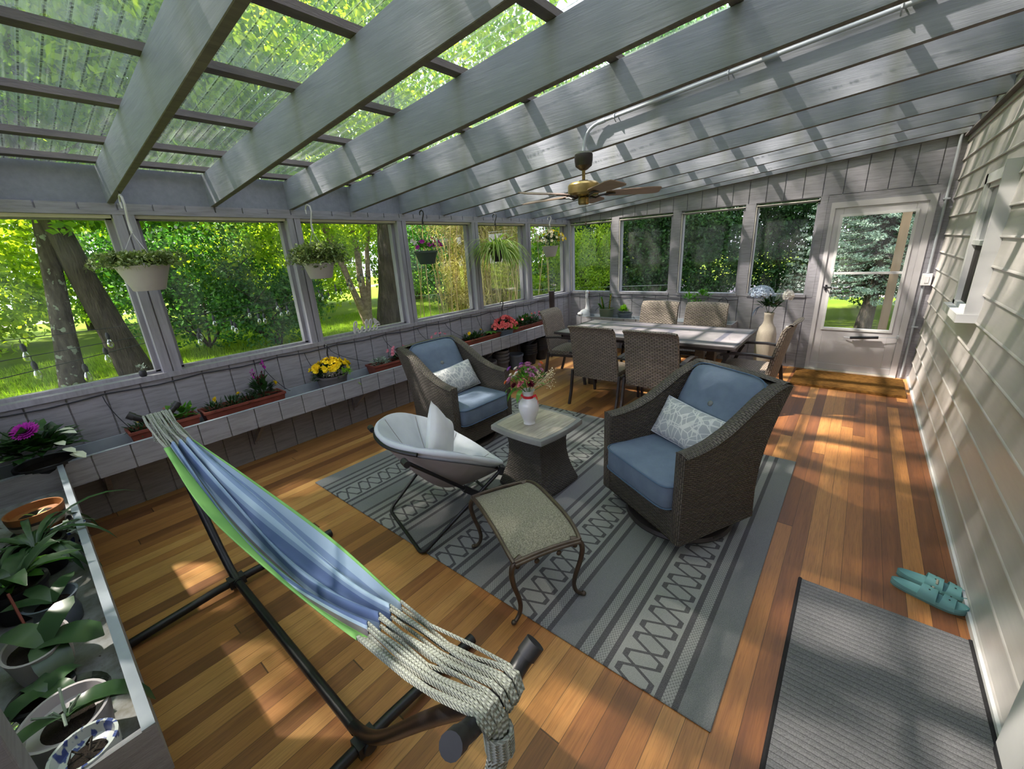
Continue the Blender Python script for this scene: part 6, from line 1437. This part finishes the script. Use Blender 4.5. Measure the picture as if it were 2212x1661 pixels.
T = potted('banded_pot', 'wide terracotta pot with cream and black bands on a saucer', 'pot', (0.93, -6.885, TF), lambda b: b.lathe([(.070, .012), (.085, .02), (.105, .07), (.112, .12), (.112, .135), (.104, .135), (.098, .10), (.003, .09)], 32, caps=False), 'banded', .095, .095, lambda T: mk(T, lambda b: [b.leaf((.02, .0, .10), (cos(a), sin(a), .5), .07, .01, .5, seg=3) for a in (0, 1.1, 2.3, 4)], 'seedling', 'pl_spider'))
mk(T, lambda b: b.lathe([(.085, 0), (.105, .004), (.115, .02), (.110, .02), (.10, .008), (.002, .008)], 28, caps=False), 'saucer', 'black_plastic')
potted('strap_leaf_plant', 'pot with long drooping strap leaves hanging over the near tray edge', 'potted plant', (1.42, -6.90, TF), lambda b: pot(b, .075, .10, .15, .02), 'black_plastic', .09, .12, lambda T: mk(T, lambda b: strap(b, (0, 0, .13), 26, (.24, .46), (.020, .034)), 'strap_leaves', 'pl_orchid'))
potted('bromeliad', 'dark pot with broad upright blue-green leaves behind the strap-leaf plant', 'potted plant', (1.72, -6.97, TF), lambda b: pot(b, .07, .095, .14, .02), 'black_plastic', .085, .11, lambda T: mk(T, lambda b: strap(b, (0, 0, .13), 14, (.18, .30), (.045, .065), (.6, 1.6), (.4, 1.2), 5), 'broad_leaves', 'pl_orchid'))
potted('patterned_pot_plant', 'small blue-patterned pot holding pale roots between the strap leaves', 'potted plant', (1.25, -6.80, TF), lambda b: pot(b, .05, .07, .10, .012), 'bluewhite', .06, .08, lambda T: mk(T, lambda b: strap(b, (0, 0, .08), 9, (.08, .16), (.012, .02)), 'leaves', 'pl_silver'))
potted('leafy_cutting', 'white pot with bright pointed green leaves at the left frame edge', 'potted plant', (1.62, -7.02, TF+.02), lambda b: pot(b, .06, .08, .12, .015), 'glass_white', .07, .09, lambda T: mk(T, lambda b: strap(b, (.02, .04, .11), 9, (.12, .2), (.04, .055), (.2, .7), (.4, .9), 4), 'pointed_leaves', 'pl_mid'))
potted('orchid', 'slate-grey pot with a young orchid, upper one of the grey foreground pots', 'orchid', (1.93, -6.88, TF), lambda b: b.lathe([(.055, 0), (.062, .01), (.066, .05), (.056, .09), (.075, .125), (.078, .13), (.070, .13), (.05, .1), (.003, .1)], 28, caps=False), 'slate_pot', .05, .1, lambda T: mk(T, lambda b: [b.leaf((0, 0, .11), (cos(a), sin(a), .8), .13, .055, .6, seg=4, fold=.2, blunt=1) for a in (3.6, 4.6, 2.4)], 'orchid_leaves', 'pl_orchid'))
potted('orchid', 'white oval pot with a broad-leaved orchid and a brown stake', 'orchid', (2.16, -6.93, TF), lambda b: b.lathe([(.062, 0), (.075, .01), (.088, .10), (.092, .12), (.084, .12), (.078, .09), (.003, .09)], 30, sx=1.25, sy=.9, caps=False), 'pot_white', .075, .095, lambda T: (mk(T, lambda b: [b.leaf((.03, .02, .12), d, L_, W2_, bd, seg=5, fold=.12, blunt=1) for d, L_, W2_, bd in (((.55, .9, .35), .17, .10, .9), ((-.5, .6, .9), .15, .085, .6), ((.9, .1, .1), .17, .09, 1.2), ((-.6, -.5, .7), .14, .08, .7))], 'orchid_leaves', 'pl_orchid'), mk(T, lambda b: b.tube([(-.06, -.01, .1), (-.14, -.02, .26)], .004, 6), 'stake', 'terra')))
potted('orchid', 'small black orchid pot standing on a clear drip saucer', 'orchid', (2.43, -6.93, TF), lambda b: pot(b, .05, .068, .11, .012), 'black_plastic', .06, .09, lambda T: (mk(T, lambda b: [b.leaf((0, .01, .10), d, .11, .06, 1.3, seg=5, fold=.2, blunt=1) for d in ((.7, .4, .8), (-.5, .8, .8), (-.8, -.3, .7), (.3, -.8, .8))], 'orchid_leaves', 'pl_orchid'), mk(T, lambda b: b.lathe([(.10, .001), (.125, .004), (.135, .022), (.130, .022), (.118, .006)], 30, caps=False), 'clear_saucer', 'bulb')))
potted('orchid', 'large white oval pot with one long arching orchid leaf', 'orchid', (2.63, -6.885, TF), lambda b: b.lathe([(.060, 0), (.072, .01), (.088, .12), (.094, .15), (.087, .15), (.080, .12), (.003, .11)], 32, sx=1.15, sy=1.0, caps=False), 'pot_white', .078, .115, lambda T: (mk(T, lambda b: [b.leaf((.0, .0, .14), d, L_, W2_, bd, seg=7, fold=.25, blunt=.6) for d, L_, W2_, bd in (((.15, .9, .55), .24, .062, 1.9), ((.3, -.5, .6), .13, .05, .8), ((.1, .95, .35), .15, .06, 1.0))], 'orchid_leaves', 'pl_orchid'), mk(T, lambda b: [b.tube([(0, 0, .12), (.02*cos(a), .02*sin(a), .165), (.05*cos(a), .05*sin(a), .15+.05*(k % 2))], .0035, 5) for k, a in enumerate((0, 1, 2, 3, 4.2, 5))], 'aerial_root', 'pl_silver')))
potted('blue_white_pot', 'blue and white glazed pot with bare soil at the bottom left corner', 'pot', (2.80, -6.86, TF), lambda b: b.lathe([(.048, 0), (.055, .006), (.064, .12), (.067, .16), (.060, .16), (.055, .13), (.003, .12)], 30, caps=False), 'bluewhite', .052, .125, lambda T: mk(T, lambda b: [b.tube([(0, 0, .12), (.03*cos(a), .03*sin(a), .15), (.035*cos(a+.5), .035*sin(a+.5), .13)], .003, 5) for a in (0, 1.3, 2.6, 4)], 'dry_stem', 'bark'))
# ================================================================ ceiling fan, conduit, switch
FX, FY = 2.385, -3.615
T = thing('ceiling_fan', 'brass five-blade ceiling fan hanging on a bent conduit', 'ceiling fan', (FX, FY, 2.16))
mk(T, lambda b: b.lathe([(.018, .135), (.03, .14), (.062, .165), (.068, .20), (.069, .235), (.067, .245)], 28), 'canopy', 'fan_dark', auto=40)
mk(T, lambda b: b.tube([(0, 0, .04), (0, 0, .15)], .0125, 14), 'downrod', 'brass'); mk(T, lambda b: b.lathe([(.012, .068), (.034, .066), (.036, .058), (.02, .054)], 24), 'rod_collar', 'fan_dark')
mk(T, lambda b: b.lathe([(.05, .055), (.105, .050), (.118, .038), (.121, .030), (.121, -.025), (.112, -.040), (.06, -.048)], 40), 'motor_housing', 'brass', auto=30)
mk(T, lambda b: b.lathe([(.02, -.045), (.04, -.055), (.043, -.062), (.043, -.095), (.036, -.105), (.006, -.108)], 28), 'switch_housing', 'brass', auto=30)
for k in range(5):
    a = radians(35+72*k); b = MB(); b.X = Matrix.Rotation(a, 4, 'Z')
    b.tube([(.05, 0, -.048), (.09, 0, -.060), (.13, 0, -.045), (.19, 0, -.040)], .007, 6); b.box(.16, .24, -.03, .03, -.043, -.039); br = b.build('blade_iron', M['fan_dark'], T)
    b = MB(); b.X = Matrix.Rotation(a, 4, 'Z') @ Matrix.Translation((0, 0, -.034)) @ Matrix.Rotation(radians(-13), 4, 'X')
    b.prism([(.17, -.045), (.19, -.052), (.50, -.068), (.565, -.060), (.58, -.040), (.58, .040), (.565, .060), (.50, .068), (.19, .052), (.17, .045)], -.003, .003, 'z'); b.build('blade', M['blade'], T, smooth=False)
mk(T, lambda b: (b.tube([(.03, -.02, -.1), (.032, -.022, -.235)], .0012, 4), b.lathe([(.002, -.262), (.006, -.255), (.006, -.242), (.002, -.235)], 8, (.032, -.022, 0))), 'pull_chain', 'bronze')
T = thing('conduit_pipe', 'grey conduit pipe running along the rafter to the ceiling fan', 'conduit', (0, 0, 0))
P = bez((FX, FY, 2.40), (FX, FY, 2.52), (FX+.02, FY+.015, 2.585), (FX+.14, FY+.03, 2.60), 10)+[Vector((x, FY+.03, 2.60+.092*(x-FX-.14))) for x in (3.0, 3.8, 4.70)]
b = MB(); b.tube(P, .0115, 12); b.tube([P[9], P[10]+(P[11]-P[10])*.04], .015, 12); b.lathe([(.03, 0), (.062, .004), (.066, .014), (.04, .018)], 24, (FX, FY, 2.402)); b.build('pipe', M['conduit'], T)
for x in (2.62, 3.35, 4.1): b = MB(); z = 2.60+.092*(x-FX-.14); b.tube([(x, FY+.05, z-.03), (x, FY+.012, z-.008), (x, FY+.016, z+.014), (x, FY+.05, z+.02)], .004, 6); b.build('pipe_clamp', M['conduit'], T)
T = thing('wall_conduit', 'pale conduit running down the corner beside the white door', 'conduit', (0, 0, 0))
b = MB(); b.tube([(4.725, -.028, 2.66), (4.725, -.028, 1.25)], .013, 12); b.tube([(4.715, -.028, 1.12), (4.712, -.028, .02)], .011, 12); b.build('pipe', M['conduit'], T)
for z in (2.02, .64): b = MB(); b.box(4.70, 4.755, -.043, -.004, z-.008, z+.008); b.build('pipe_clamp', M['conduit'], T)
T = thing('light_switch', 'white rocker light switch on a box beside the door', 'light switch', (4.725, -.012, 1.18)); b = MB(); b.box(-.042, .042, -.048, 0, -.065, .065); bevel(b.build('switch_box', M['white'], T, smooth=False), .004); b = MB(); b.box(-.017, .017, -.054, -.048, -.035, .035); b.build('rocker', M['white_plastic'], T, smooth=False)
T = thing('wall_outlet', 'white weatherproof outlet box on the wall by the right dining chair', 'outlet', (3.50, 0.0, .50)); b = MB(); b.box(-.04, .04, -.045, 0, -.065, .065); bevel(b.build('outlet_box', M['white'], T, smooth=False), .004); b = MB(); b.box(-.015, .015, -.09, -.045, .0, .05); b.tube([(0, -.08, .0), (0, -.07, -.2), (.02, -.02, -.45)], .004, 6); b.build('plug', M['black_plastic'], T)
